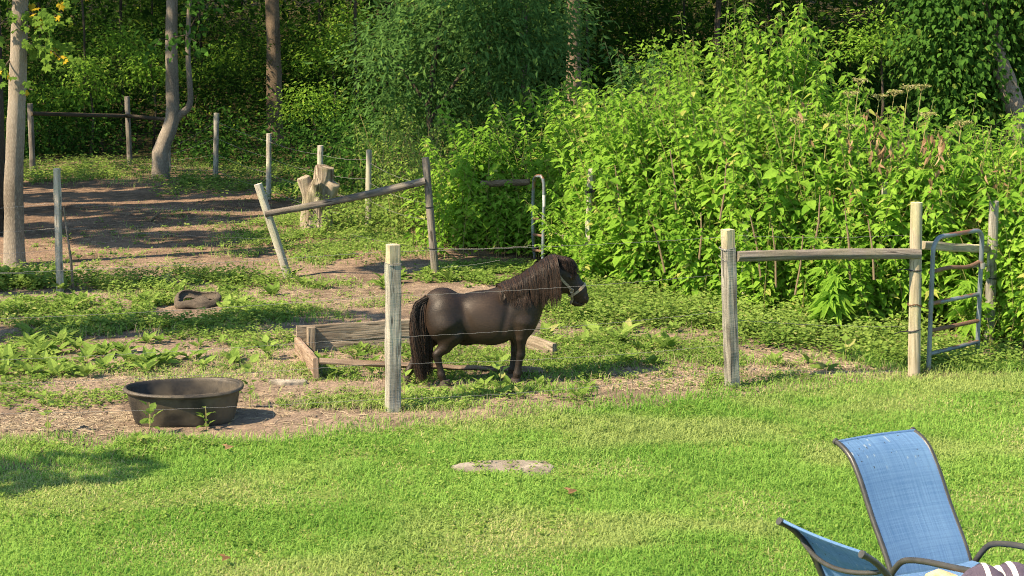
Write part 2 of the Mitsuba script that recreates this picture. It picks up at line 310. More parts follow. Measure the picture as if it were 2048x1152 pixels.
# signed-distance modelling for organic bodies
def rcone(p, a, b, ra, rb):
    a, b = np.asarray(a, float), np.asarray(b, float); ab = b - a
    t = np.clip(((p - a) @ ab) / (ab @ ab), 0, 1); return np.linalg.norm(p - a - t[..., None] * ab, axis=-1) - (ra + (rb - ra) * t)
def ellip(p, c, R):
    q = (p - np.asarray(c)) / np.asarray(R); k = np.linalg.norm(q, axis=-1); g = np.linalg.norm(q / np.asarray(R), axis=-1) + 1e-9; return k * (k - 1) / g
def smin(a, b, k): h = np.clip(.5 + .5 * (b - a) / k, 0, 1); return b + (a - b) * h - k * h * (1 - h)
def nets(sdf, lo, hi, h):
    """surface nets: a smooth quad mesh of sdf = 0"""
    ax = [np.arange(lo[i], hi[i] + h, h) for i in range(3)]
    g = np.stack(np.meshgrid(*ax, indexing='ij'), -1); F = sdf(g.reshape(-1, 3)).reshape(g.shape[:3]); S = F < 0
    acc = np.zeros(tuple(s - 1 for s in S.shape) + (3,)); cnt = np.zeros(acc.shape[:3]); ns = np.array(S.shape)
    for d in range(3):
        e = np.eye(3, dtype=int)[d]
        A = F[:ns[0] - e[0], :ns[1] - e[1], :ns[2] - e[2]]; B = F[e[0]:, e[1]:, e[2]:]
        cr = (A < 0) != (B < 0); t = np.where(cr, A / np.where(cr, A - B, 1), 0)
        pt = g[:ns[0] - e[0], :ns[1] - e[1], :ns[2] - e[2]] + t[..., None] * e * h
        o1, o2 = [x for x in range(3) if x != d]
        for a in (0, 1):
            for b in (0, 1):
                sl = [slice(None)] * 3; sl[d] = slice(0, ns[d] - 1)
                for o, k in ((o1, a), (o2, b)): sl[o] = slice(k, k + ns[o] - 1)
                c = cr[tuple(sl)]; acc += np.where(c[..., None], pt[tuple(sl)], 0); cnt += c
    on = cnt > 0; idx = -np.ones(on.shape, int); idx[on] = np.arange(on.sum()); v = acc[on] / cnt[on][:, None]; fs = []
    for d in range(3):
        e = np.eye(3, dtype=int)[d]; o1, o2 = (d + 1) % 3, (d + 2) % 3
        A = S[:ns[0] - e[0], :ns[1] - e[1], :ns[2] - e[2]]; B = S[e[0]:, e[1]:, e[2]:]
        for flip, m in ((0, A & ~B), (1, ~A & B)):
            c = np.argwhere(m); c = c[(c[:, o1] > 0) & (c[:, o2] > 0) & (c[:, o1] < ns[o1] - 1) & (c[:, o2] < ns[o2] - 1)]
            def ix(a, b):
                k = c.copy(); k[:, o1] -= a; k[:, o2] -= b; return idx[k[:, 0], k[:, 1], k[:, 2]]
            q = np.stack([ix(1, 1), ix(0, 1), ix(0, 0), ix(1, 0)], 1)
            fs.append(q[:, ::-1] if flip else q)
    q = np.vstack(fs); q = q[(q >= 0).all(1)]
    return v, np.vstack([q[:, [0, 1, 2]], q[:, [0, 2, 3]]])
def ribbons(paths, width, side, r, segs_uv=True):
    """paths (n, k, 3) as thin flat strands, 2 triangles a segment; side (n, 3) or (n, k, 3) = direction across"""
    n, k = paths.shape[:2]; s = side if side.ndim == 3 else side[:, None].repeat(k, 1)
    w = np.asarray(width); w = w if w.ndim else np.full(k, float(w)); w = w * np.linspace(1, .25, k) if w.shape == (k,) else w
    L, Rr = paths - s * w[None, :, None] / 2, paths + s * w[None, :, None] / 2
    v = np.stack([L, Rr], 2).reshape(-1, 3)
    i = np.arange(k - 1) * 2; t = np.vstack([np.stack([i, i + 1, i + 3], 1), np.stack([i, i + 3, i + 2], 1)])
    f = (t[None] + (np.arange(n) * 2 * k)[:, None, None]).reshape(-1, 3)
    uv = np.stack([np.broadcast_to(r.random(n)[:, None, None], (n, k, 2)), np.broadcast_to(np.linspace(0, 1, k)[None, :, None], (n, k, 2))], -1).reshape(-1, 2)
    return v, f, uv
# ------------------------------------------------------------------ the setting: lawn, paddock, wooded slope
EDGE = np.array([Gp(*q)[:2] for q in [(-250, 980), (0, 945), (200, 926), (420, 900), (700, 870), (900, 850), (1150, 828), (1320, 810), (1465, 794), (1700, 768), (1850, 757), (2048, 747), (2350, 731)]])
def edge_y(x): return np.interp(x, EDGE[:, 0], EDGE[:, 1]) + .10 * (meshkit.noise(np.stack([x * 2.3, x * 0, x * 0], -1)) - .5) + .12 * (meshkit.noise(np.stack([x * 7, x * 0 + 5, x * 0], -1)) - .5)
gx = np.unique(np.concatenate([np.linspace(-90, -9, 40), np.linspace(-9, 9, 151), np.linspace(9, 90, 40)]))
gs = np.concatenate([np.linspace(-1, 0, 45), np.linspace(0, 1, 260)[1:]])
X = np.repeat(gx[None], len(gs), 0); ye = edge_y(gx)[None]
Y = np.where(gs[:, None] <= 0, ye + gs[:, None] * 22, ye + 14 * gs[:, None] + (170 - 14) * gs[:, None] ** 4)
Zg = terrain(X, Y); GV = np.stack([X, Y, Zg], -1).reshape(-1, 3); w = len(gx)
i, j = np.meshgrid(np.arange(len(gs) - 1), np.arange(w - 1), indexing='ij'); a = i * w + j
FQ = np.stack([np.stack([a, a + 1, a + w + 1], -1), np.stack([a, a + w + 1, a + w], -1)], 2)
def compact(v, f): u, k = np.unique(f, return_inverse=True); return v[u], k.reshape(-1, 3)
k0 = 44
struct('lawn', compact(GV, FQ[:k0].reshape(-1, 3)), 'lawn_soil', True)
CY = Y[k0:-1, :-1] + .6 * np.sin(X[k0:-1, :-1] * .9) + 1.6 * (X[k0:-1, :-1] > -2); far_ = CY > 35.5
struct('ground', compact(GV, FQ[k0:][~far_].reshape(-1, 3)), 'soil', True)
struct('wooded_slope', compact(GV, FQ[k0:][far_].reshape(-1, 3)), 'litter', True)

# lawn grass: single bent blades in tufts
r = rg(11); n = 330000
y = 8.9 + 7.2 * r.random(n) ** 1.15; x = (r.random(n) * 2 - 1) * (.30 * y + .25)
m = y < edge_y(x) + .06; x, y = x[m], y[m]
q = np.stack([x, y, 0 * x], -1); tall = meshkit.fbm(q * 1.3, 3, 4); thin = meshkit.fbm(q * 2.4, 3, 9)
keep = (thin > .27) | (r.random(len(x)) < .5); x, y, tall = x[keep], y[keep], tall[keep]; n = len(x)
slab_c = Gp(998, 940); inslab = (np.abs((x - slab_c[0]) / .335) ** 2.6 + np.abs((y - slab_c[1] + .01) / .15) ** 2.6) < 1
x, y, tall = x[~inslab], y[~inslab], tall[~inslab]; n = len(x)
near_edge = np.exp(-np.clip(edge_y(x) - y, 0, None) / .25)
tuft = meshkit.noise(np.stack([x * 9, y * 9, 0 * x], -1)); hgt = (.022 + .05 * np.clip(tall - .25, 0, 1) + .016 * near_edge * r.random(n)) * r.uniform(.5, 1.25, n) * (.78 + .45 * tuft) * np.where(r.random(n) < .04, 1.6, 1)
base = onground(np.stack([x, y], 1)); az = r.random(n) * 6.283; ln = r.uniform(.3, 1.5, n) * hgt
t = np.stack([np.cos(az), np.sin(az), 0 * az], 1); sd = np.stack([-np.sin(az), np.cos(az), 0 * az], 1); wd = r.uniform(.0022, .0050, n)[:, None]
mid = base + t * ln[:, None] * .3 + np.array([0, 0, .62]) * hgt[:, None]; tip = base + t * ln[:, None] + np.array([0, 0, 1.0]) * (hgt * r.uniform(.6, 1, n))[:, None]
V = np.stack([base - sd * wd, base + sd * wd, mid - sd * wd * .8, mid + sd * wd * .8, tip], 1).reshape(-1, 3)
F = (np.array([[0, 1, 3], [0, 3, 2], [2, 3, 4]])[None] + (np.arange(n) * 5)[:, None, None]).reshape(-1, 3)
dry = np.where(r.random(n) < .28 * np.clip(.46 - tall, 0, 1) * 4, .95 + .05 * r.random(n), r.random(n) * .93)
UV = np.stack([dry[:, None].repeat(5, 1), np.tile([0, 0, .55, .55, 1.0], (n, 1))], -1).reshape(-1, 2)
thing('lawn_grass', 'short mown bright green grass of the lawn in front of the fence', 'grass', kind='stuff'); put('lawn_grass', (V, F, UV), 'grass_leaf')

# ------------------------------------------------------------------ fences
# front fence: two squared posts, a round gate post, one rail, slack wires
ff = thing('wire_fence', 'weathered wire fence along the lawn, two squared posts and one dark horizontal rail', 'fence')
b1 = drop(Gp(784, 824)); t1 = Dp(786, 489, b1[1])
def squared(b, tp, w, h, yaw, seed, notch=.32, lab=None):
    ref = np.array([math.cos(yaw), math.sin(yaw), 0]); bb = b - np.array([0, 0, .25]); u = (tp - b) / (tp - b)[2]; nz = tp - u * notch
    lower = beam(bb, nz, w, h, ref, .007, 14, .006, seed)
    k = part(ff, 'post', lower, 'post_grey', False, lab)
    part(k, 'post_top', beam(nz - u * .002, tp, w * .90, h * .90, ref, .006, 4, .003, seed + 50), 'post_pale')
    r = rg(seed + 7)                                         # dark splits and knots, cut as shallow slots
    return k
squared(b1, t1, .105, .110, math.radians(-68), 1, .155, 'grey squared post nearest the camera, standing behind the pony\'s tail')
b2 = drop(Gp(1467, 775)); t2 = Dp(1455, 459, b2[1])
squared(b2, t2, .095, .110, math.radians(-64), 2, .16, 'grey leaning squared post left of the horizontal rail')
bR = drop(Gp(1828, 746)); tR = Dp(1833, 405, bR[1])
def rpost(parent, b, tp, rad, mat, seed, lab=None, name='post', n=12):
    u = (tp - b) / (tp - b)[2]; p = line(b - u * .25, tp, n); rr = np.linspace(rad * 1.06, rad * .94, n)
    v, f, uv = tube(p, rr, 14, True, .10, seed, 4.0); uv = uv + [seed * .7, 0]
    return part(parent, name, (v, f, uv), mat, 40, lab)
rpost(ff, bR, tR, .054, 'post_pale', 3, 'tall round tan post beside the small metal gate')
railL = Dp(1474, 513, b2[1] - .02); railR = Dp(1832, 508, bR[1] - .03)
u = unit(railR - railL); v_ = tube(np.linspace(railL, railR + u * .03, 14) + np.array([0, 0, .008]) * np.sin(np.linspace(0, 3, 14))[:, None], np.full(14, .047), 12, True, .10, 21, 5)
part(ff, 'rail', v_, 'rail_grey', 40)
LW = [(-60, 548, 503, 490, 474), (-60, 640, 592, 569, 548), (-60, 722, 674, 653, 622), (-60, 770, 727, 706, 690), (-60, 829, 798, 754, 742)]
for kk, (px, yl, y1, ym, y2) in enumerate(LW):
    A = Dp(px, yl, 12.85); B = Dp(768, y1, b1[1] - .03); C = Dp(1452, y2, b2[1] - .03)
    part(ff, 'wire', wire(A, B, .018), 'wire_mat', 60); part(ff, 'wire', wire(B + [.10, 0, 0], C, .015 + .006 * kk), 'wire_mat', 60)
for y2, yr in ((471, 470), (640, 652), (735, 742)):
    part(ff, 'wire', wire(Dp(1475, y2, b2[1] + .02), Dp(1815, yr, bR[1] + .02), .02), 'wire_mat', 60)
for (c, rr, nn, tilt) in ((t1 - [0, .0, .16], .07, 2, .0), (t2 + [.0, 0, -.165], .068, 2, .01), (t2 + [.0, 0, -.24], .068, 1, .02)):
    for q in range(nn):
        an = np.linspace(0, 2 * np.pi, 25); sq = 1 / np.maximum(np.abs(np.cos(an)), np.abs(np.sin(an))); sq = np.minimum(sq, 1.28)
        ca, sa = math.cos(math.radians(24)), math.sin(math.radians(24)); lx, ly = .056 * sq * np.cos(an), .058 * sq * np.sin(an)
        part(ff, 'wire_wrap', tube(np.stack([c[0] + lx * ca - ly * sa, c[1] + lx * sa + ly * ca, c[2] + q * .012 + tilt * np.sin(an + q)], 1), .0024, 5, False), 'wire_mat', 60)
def band(parent, c, rad, mat, r=.006, tilt=.01, name='band', ext=None):
    an = np.linspace(0, 2 * np.pi, 25); p = np.stack([c[0] + rad * np.cos(an), c[1] + rad * np.sin(an), c[2] + tilt * np.cos(an)], 1)
    ms = [tube(p, r, 6, False)]
    if ext is not None: ms.append(tube(np.array([p[12], p[12] + np.array(ext) * .5 + [0, 0, .01], p[12] + ext]), r * .8, 6, True))
    part(parent, name, join(ms), mat, 60)
band(ff, Dp(1830, 540, bR[1]), .058, 'black_band', .006, 0, 'strap', (-.10, -.02, 0))
band(ff, Dp(1827, 660, bR[1]), .058, 'black_band', .006, .012, 'strap', (-.12, -.03, -.02))
r = rg(33)                                                   # rusty chain round the gate post
def chain(parent, pts, link, mat, name='chain'):
    pts = np.asarray(pts); L = np.concatenate([[0], np.cumsum(np.linalg.norm(np.diff(pts, axis=0), axis=1))]); n = max(2, int(L[-1] / (link * 1.45)))
    s = np.linspace(0, L[-1], n + 1); q = np.stack([np.interp(s, L, pts[:, k]) for k in range(3)], 1); ms = []
    for k in range(n):
        c = (q[k] + q[k + 1]) / 2; t = unit(q[k + 1] - q[k]); a = unit(np.cross(t, [0, .3, 1])); b = np.cross(a, t); s_ = a if k % 2 else b
        an = np.linspace(0, 2 * np.pi, 11); ms.append(tube(c + np.cos(an)[:, None] * t * link + np.sin(an)[:, None] * s_ * link * .55, link * .22, 5, False))
    return part(parent, name, join(ms), mat, 60)
an = np.linspace(-3.5, 1.2, 12); cc = Dp(1829, 607, bR[1])
chain(ff, np.stack([cc[0] + .062 * np.cos(an), cc[1] + .062 * np.sin(an), cc[2] + .01 * np.sin(an * 3) - .02 * (an + 3.5) / 4.7], 1).tolist() + [Dp(1858, 618, bR[1] + .15).tolist()], .011, 'rust')

# round post right of the gate with the split rail, and the tubular gate itself
gf = thing('gate_surround', 'weathered round post with a mossy split rail behind the small metal gate', 'fence')
bRR = drop(Gp(1978, 688)); tRR = Dp(1988, 402, bRR[1])
rpost(gf, bRR, tRR, .050, 'post_grey', 5)
part(gf, 'rail', beam(Dp(1842, 490, bR[1] + .30), Dp(1970, 497, bRR[1] - .02), .085, .075, None, .012, 8, .008, 12), 'post_pale')
band(gf, Dp(1985, 556, bRR[1]), .054, 'black_band', .006, 0, 'strap'); band(gf, Dp(1986, 489, bRR[1]), .053, 'wire_mat', .003, 0, 'wire_wrap')
gt = thing('small_gate', 'small blue grey tubular metal gate with rusty bent rungs standing half open', 'gate')
g0 = drop(Gp(1857, 742)); g1 = drop(Gp(1954, 716)); g0t = Dp(1859, 505, g0[1]); g1t = Dp(1960, 485, g1[1])
hd = unit((g1 - g0) * [1, 1, 0]); W = np.linalg.norm((g1 - g0)[:2])
top0, top1 = g0t[2], g1t[2]
an = np.linspace(np.pi, np.pi / 2, 8); arc0 = [g0 + hd * .13 + hd * .13 * math.cos(q) + [0, 0, top0 - g0[2] + .13 * math.sin(q)] for q in an]
arc1 = [g0 + hd * (W - .10) + hd * .10 * math.cos(q) + [0, 0, top1 - g0[2] + .02 + .10 * math.sin(q)] for q in np.linspace(np.pi / 2, 0, 7)]
path = [g0 - [0, 0, .08], g0 + [0, 0, .4], g0 + [0, 0, .8]] + arc0 + arc1 + [g1 + [0, 0, .7], g1 + [0, 0, .35], g1 - [0, 0, .08]]
pp = np.array(path); L = np.concatenate([[0], np.cumsum(np.linalg.norm(np.diff(pp, axis=0), axis=1))]); s = np.linspace(0, L[-1], 70)
part(gt, 'frame', tube(np.stack([np.interp(s, L, pp[:, k]) for k in range(3)], 1), .021, 12), 'gate_metal', 50)
for kk, (y0, y1) in enumerate(((545, 524), (608, 588), (662, 641), (708, 683))):
    A, B = Dp(1860, y0, g0[1]), Dp(1957, y1, g1[1]); p = line(A, B, 12)
    if kk == 0: p[:, 2] += .03 * np.sin(np.linspace(0, 2 * np.pi, 12)) * np.linspace(0, 1, 12)
    part(gt, 'rung', tube(p, .019, 10), 'gate_metal' if kk in (1, 3) else 'rust', 50, 'rusty bent top rung' if kk == 0 else None)
part(gt, 'hinge', join([tube(line(Dp(1948, 531, g1[1] - .03), Dp(1972, 531, bRR[1] - .06), 4), .018, 8), tube(line(Dp(1964, 526, g1[1]), Dp(1964, 537, g1[1]), 2), .03, 8)]), 'wire_mat', 40)

# middle fence: one slim post, a pair of leaning posts with a rail
mf = thing('leaning_rail_fence', 'broken paddock fence with two leaning round posts joined by a sloping rail', 'fence')
bA = drop(Gp(577, 556)); tA = Dp(516, 368, bA[1] - .05); bB = drop(Gp(871, 552)); tB = Dp(851, 315, bB[1])
def rp2(parent, b, tp, rad, mat, seed, lab=None): 
    u = unit(tp - b); v, f, uv = tube(line(b - u * .25, tp, 12), np.linspace(rad * 1.05, rad * .95, 12), 12, True, .10, seed, 4.0); return part(parent, 'post', (v, f, uv + [seed * .7, 0]), mat, 40, lab)
rp2(mf, bA, tA, .050, 'post_bone', 6, 'pale post leaning far to the left'); rp2(mf, bB, tB, .046, 'rail_grey', 7, 'darker post leaning slightly at the top of the sloping rail')
v, f, uv = tube(line(Dp(530, 428, bA[1] - .07), Dp(850, 362, bB[1] - .06), 14) - np.array([0, 0, .02]) * np.sin(np.linspace(0, 3.1, 14))[:, None], np.linspace(.040, .046, 14), 12, True, .12, 8, 4)
part(mf, 'rail', (v, f, uv), 'rail_grey', 40)
sp = thing('slim_post', 'slim pale squared post standing alone near the left tree with a stick beside it', 'fence post')
bS = drop(Gp(120, 582)); tS = Dp(114, 337, bS[1]); part(sp, 'post', beam(bS - [0, 0, .2], tS, .070, .060, (.9, -.3, 0), .006, 12, .006, 9), 'post_bone')
for (xa, ya, xb, yb) in ((-80, 420, 112, 405), (124, 406, 524, 424), (-80, 466, 112, 456), (124, 455, 540, 478), (-80, 508, 112, 500), (-60, 546, 116, 544)):
    part(sp if xb < 130 else mf, 'wire', wire(Dp(xa, ya, bS[1] + .02), Dp(xb, yb, bS[1] + .02 if xb < 200 else bA[1]), .015), 'wire_mat', 60)
for (xa, ya, xb, yb, da, db) in ((700, 468, 866, 498, 3, 0), (800, 432, 860, 413, 1, 0), (866, 497, 1090, 489, 0, -.4), (866, 535, 1000, 520, 0, 0)):
    part(mf, 'wire', wire(Dp(xa, ya, bB[1] + da), Dp(xb, yb, bB[1] + db), .02), 'wire_mat', 60)
for zz in (414, 497): band(mf, Dp(858 if zz < 450 else 866, zz, bB[1]), .051, 'black_band', .006, 0, 'strap')
st = thing('bent_stick', 'thin bent grey stick leaning beside the slim pale post', 'stick')
put(st, tube(np.array([drop(Gp(146, 578)) - [0, 0, .05], Dp(142, 520, bS[1] - .05), Dp(136, 480, bS[1]), Dp(127, 415, bS[1])]), [.016, .014, .012, .010], 8, True, .2, 4), 'rail_grey', 40)

# back fence along the wood
bf = thing('back_fence', 'old wire fence of grey posts along the edge of the dark wood', 'fence')
PO = [(66, 350, 60, 207), (260, 332, 254, 193), (337, 345, 337, 292), (431, 362, 433, 226), (537, 400, 538, 267), (638, 440, 641, 291), (736, 458, 738, 300)]
tops = []
for kk, (xb, yb, xt, yt) in enumerate(PO):
    b = drop(Gp(xb, yb)); tp = Dp(xt, yt, b[1]); tops.append((b, tp, xb, yb, xt, yt))
    rpost(bf, b, tp, (.055, .055, .045, .05, .045, .045, .043)[kk], 'post_bone' if kk > 3 else ('post_grey' if kk > 1 else 'rail_grey'), 20 + kk)
b0, t0 = tops[0][:2]; b1_, t1_ = tops[1][:2]
v, f, uv = tube(np.vstack([line(Dp(63, 227, b0[1] - .06), Dp(255, 232, b1_[1] - .06), 8), Dp(345, 240, b1_[1] - .06)[None]]), .040, 10, True, .1, 2, 3); part(bf, 'rail', (v, f, uv), 'bark_dark', 40)
for A, B in zip(tops[2:-1], tops[3:]):
    for fr in (.12, .36, .6, .84):
        pa = A[1] + (A[0] - A[1]) * (fr if A is not tops[2] else fr * .9); pb = B[1] + (B[0] - B[1]) * fr
        part(bf, 'wire', wire(pa, pb, .03, .0026), 'wire_mat', 60)
b, tp = tops[-1][:2]
for fr in (.15, .4, .62): part(bf, 'wire', wire(tp + (b - tp) * fr, Dp(850, 345 + fr * 150, b[1] - 3), .05, .0026), 'wire_mat', 60)

# old tubular gate swallowed by the thicket behind the pony
og = thing('thicket_gate', 'upright blue grey pipe gate end standing open in the thicket behind the pony', 'gate')
bO = drop(Gp(1085, 535)); d = bO[1]
pp = np.array([bO - [0, 0, .1], Dp(1087, 450, d), Dp(1088, 375, d), Dp(1087, 360, d), Dp(1083, 352, d), Dp(1072, 352, d + .15), Dp(1068, 358, d + .25), Dp(1066, 400, d + .3), Dp(1066, 470, d + .3), drop(Gp(1072, 520)) - [0, 0, .1]])
L = np.concatenate([[0], np.cumsum(np.linalg.norm(np.diff(pp, axis=0), axis=1))]); s = np.linspace(0, L[-1], 50)
part(og, 'frame', tube(np.stack([np.interp(s, L, pp[:, k]) for k in range(3)], 1), .021, 10), 'gate_metal', 50)
for py in (440, 472, 503): part(og, 'rung', tube(line(Dp(1086, py, d), Dp(1067, py - 3, d + .3), 4), .017, 8), 'rust', 50)
an = np.linspace(0, 2 * np.pi, 15); c0 = Dp(1088, 390, d); part(og, 'sticker', tube(np.array([c0, Dp(1088, 413, d)]), .0225, 12, False), 'sticker', 50)
chain(og, np.array([Dp(1086, 437, d - .02), Dp(1098, 457, d - .04), Dp(1112, 468, d - .05), Dp(1124, 472, d - .05), Dp(1130, 468, d - .04), Dp(1137, 468, d)]), .016, 'chain_mat')
chain(og, np.array([Dp(1125, 472, d - .05), Dp(1125, 500, d - .05)]), .014, 'chain_mat')
hf = thing('thicket_fence', 'overgrown fence remains inside the thicket: pale split posts and a mossy rail', 'fence')
part(hf, 'rail', tube(line(Dp(962, 368, d + 1.3), Dp(1060, 364, d + 1.2), 8), .045, 10, True, .12, 6), 'bark_brown', 40)
for kk, (xb, yb, xt, yt, dd, wd) in enumerate(((1170, 498, 1184, 338, 20.84, .085), (1490, 590, 1492, 443, 18.9, .075), (1773, 608, 1772, 365, 18.25, .09))):
    b = Dp(xb, yb, dd); b[2] = min(b[2], .0); tp = Dp(xt, yt, dd); part(hf, 'post', beam(b - [0, 0, .2], tp, wd, wd * .8, (.9, -.4, 0), .008, 10, .012, 40 + kk), 'post_bone', False, ('split post wrapped with a dark band', None, 'whitish rough post deep in the leaves')[kk])
for q in (0, .018, .034): band(hf, Dp(1181, 384, 20.84) + [0, 0, q], .062, 'black_band', .009, .02, 'strap')
# ------------------------------------------------------------------ things in the paddock and on the lawn
def oval_loft(profile, n=48, ex=2.3):
    """profile rows (half length, half width, z); a closed loft round the z axis"""
    an = np.linspace(0, 2 * np.pi, n, endpoint=False); c, s = np.cos(an), np.sin(an); k = (np.abs(c) ** ex + np.abs(s) ** ex) ** (-1 / ex)
    v = np.stack([np.stack([a * c * k, b * s * k, np.full(n, z)], 1) for a, b, z in profile]).reshape(-1, 3); m = len(profile)
    i, j = np.meshgrid(np.arange(m - 1), np.arange(n), indexing='ij'); q = np.stack([i * n + j, i * n + (j + 1) % n, (i + 1) * n + (j + 1) % n, (i + 1) * n + j], -1).reshape(-1, 4)
    return v, np.vstack([q[:, [0, 1, 2]], q[:, [0, 2, 3]]])
def moved(m, loc, yaw=0., tilt=0.):
    v = np.asarray(m[0], float); c, s = math.cos(tilt), math.sin(tilt); v = np.stack([v[:, 0], v[:, 1] * c - v[:, 2] * s, v[:, 1] * s + v[:, 2] * c], 1)
    c, s = math.cos(yaw), math.sin(yaw); v = np.stack([v[:, 0] * c - v[:, 1] * s, v[:, 0] * s + v[:, 1] * c, v[:, 2]], 1) + np.asarray(loc); return (v, *m[1:])
tb = thing('stock_tub', 'black oval rubber stock tub standing on the bare soil, dusty on its side', 'tub')
tc = drop(Gp(357, 856)) + [0, .27, 0]; yaw = math.radians(8)
outer = [(.0, .0, .0), (.30, .20, .0), (.385, .245, .004), (.392, .252, .02), (.42, .278, .14), (.436, .292, .235), (.442, .298, .252)]
inner = [(.425, .281, .25), (.41, .268, .14), (.38, .24, .03), (.30, .18, .022), (0, 0, .022)]
v, f = oval_loft(outer + [(.446, .302, .262), (.436, .292, .27)] + inner); v += (meshkit.noise(v * 6) - .5)[:, None] * .008
part(tb, 'body', moved((v, f), tc, yaw, .01), 'rubber', 50)
an = np.linspace(0, 2 * np.pi, 64); c, s = np.cos(an), np.sin(an); k = (np.abs(c) ** 2.3 + np.abs(s) ** 2.3) ** (-1 / 2.3)
rim = tube(np.stack([.452 * c * k, .308 * s * k, .262 + .008 * np.sin(an * 2 + 1)], 1), .017, 10, False); part(tb, 'rim', moved(rim, tc, yaw, .01), 'rubber', 60)

bd = thing('raised_bed', 'broken raised garden bed of weathered planks half overgrown behind the front fence post', 'garden bed')
bl = np.array([-2.02, 16.58]); u_ = unit(np.array([1.05, .33])); n_ = np.array([u_[1], -u_[0]])
def pk(a, b, w_, h_, seed, mat='plank_brown', **k): return beam(a, b, w_, h_, (0, 0, 1), .005, 12, .006, seed, **k)
def XY(p, z): return np.array([p[0], p[1], z])
e = bl + u_ * 2.4
part(bd, 'plank', pk(XY(bl, .175), XY(e, .175), .04, .165, 61), 'plank_brown'); part(bd, 'plank', pk(XY(bl + u_ * .02 + n_ * .004, .035), XY(e, .035), .04, .105, 62), 'plank_brown')
part(bd, 'corner_post', beam(XY(bl + u_ * .13 + n_ * .06, -.1), XY(bl + u_ * .13 + n_ * .06, .245), .085, .075, (u_[0], u_[1], 0), .006, 6, .004, 63), 'plank_brown')
nl = Gp(632, 760)[:2]; part(bd, 'side_plank', pk(XY(bl + n_ * .03, .06), XY(nl, .10), .045, .19, 64), 'plank_edge')
nr = Gp(1108, 718)[:2]; part(bd, 'side_plank', beam(Zp(1036, 664, .15) * [1, 1, 0] + [0, 0, .07], Zp(1109, 686, .15) * [1, 1, 0] + [0, 0, .06], .05, .17, (0, 0, 1), .006, 12, .003, 65), 'plank_brown')
part(bd, 'fallen_plank', beam(XY(nl + np.array([.03, .03]), .165), XY(Gp(1085, 746)[:2], .02), .085, .045, (0, .35, 1), .005, 14, .008, 66), 'plank_edge', False, 'thin reddish front plank fallen flat between the weeds')

sm = thing('tree_stump', 'pale weathered tree stump with sawn off limbs behind the sloping rail', 'stump')
so = drop(Gp(634, 460)); S = lambda px, py, dd=0.: Dp(px, py, so[1] + dd) - so
def stump(p):
    q = p + .034 * (np.stack([meshkit.fbm(p * np.array([14, 14, 4]), 3, s_) for s_ in (1, 2, 3)], -1) - .5)
    an_ = np.arctan2(q[:, 1], q[:, 0]); d = rcone(q, (0, 0, -.15), (.0, 0, .52), .25, .17) + .020 * np.sin(an_ * 7 + 2 * q[:, 2]) - .008 * np.abs(np.sin(an_ * 4.5 + 1.5 * q[:, 2]))
    def limb(d, a, b, ra, rb, k=.028):
        a, b = np.asarray(a), np.asarray(b); t = unit(b - a); l = np.maximum(rcone(q, a, b + t * .2, ra, rb), (q - b) @ t); return smin(d, l, k)
    d = limb(d, (.03, .03, .4), S(650, 333), .15, .135); d = limb(d, (-.08, 0, .42), S(606, 354, -.05), .11, .075); d = limb(d, (.12, 0, .4), S(668, 366, -.06), .11, .085)
    d = limb(d, (-.0, -.03, .42), S(634, 362, -.24), .085, .062); d = np.maximum(d, -rcone(q, S(619, 388, -.2), S(621, 402, -.22), .025, .03)); return d
v, f = nets(stump, (-.5, -.5, -.15), (.5, .45, 1.0), .0135)
put(sm, (v + so, f, np.stack([np.arctan2(v[:, 1], v[:, 0]) * .18, v[:, 2]], 1)), 'stump_wood', True)

ty = thing('old_tyre', 'collapsed old dark tyre lying among the weeds beyond the tub', 'tyre')
to = drop(Gp(390, 617)) + [0, .12, .02]
def tyre(p):
    p = p.copy(); p[:, 2] -= .20 * p[:, 1]; q = p.copy(); q[:, 2] = (q[:, 2] - .045 - .02 * np.sin(3 * np.arctan2(p[:, 1], p[:, 0]) + .6)) * 1.2; an_ = np.arctan2(q[:, 1], q[:, 0])
    R = .20 + .012 * np.sin(an_ * 5 + 1); rr = np.hypot(q[:, 0], q[:, 1] * 1.15) - R
    d = np.hypot(rr, q[:, 2]) - .055 - .008 * (meshkit.fbm(p * 22, 3, 3) - .5); d = np.maximum(d, -(np.hypot(rr + .03, q[:, 2] - .015) - .043))
    lid = np.maximum(np.abs(p[:, 2] - .068 - .12 * p[:, 0] * p[:, 1] - .05 * p[:, 1] - .02 * np.sin(p[:, 0] * 19)) - .009, np.hypot(p[:, 0] - .03, (p[:, 1] + .09) * 1.5) - .14 - .02 * np.sin(an_ * 4)); return smin(d, lid, .012)
v, f = nets(tyre, (-.3, -.3, -.09), (.3, .3, .20), .010); put(ty, (v + to, f), 'tyre', 50)

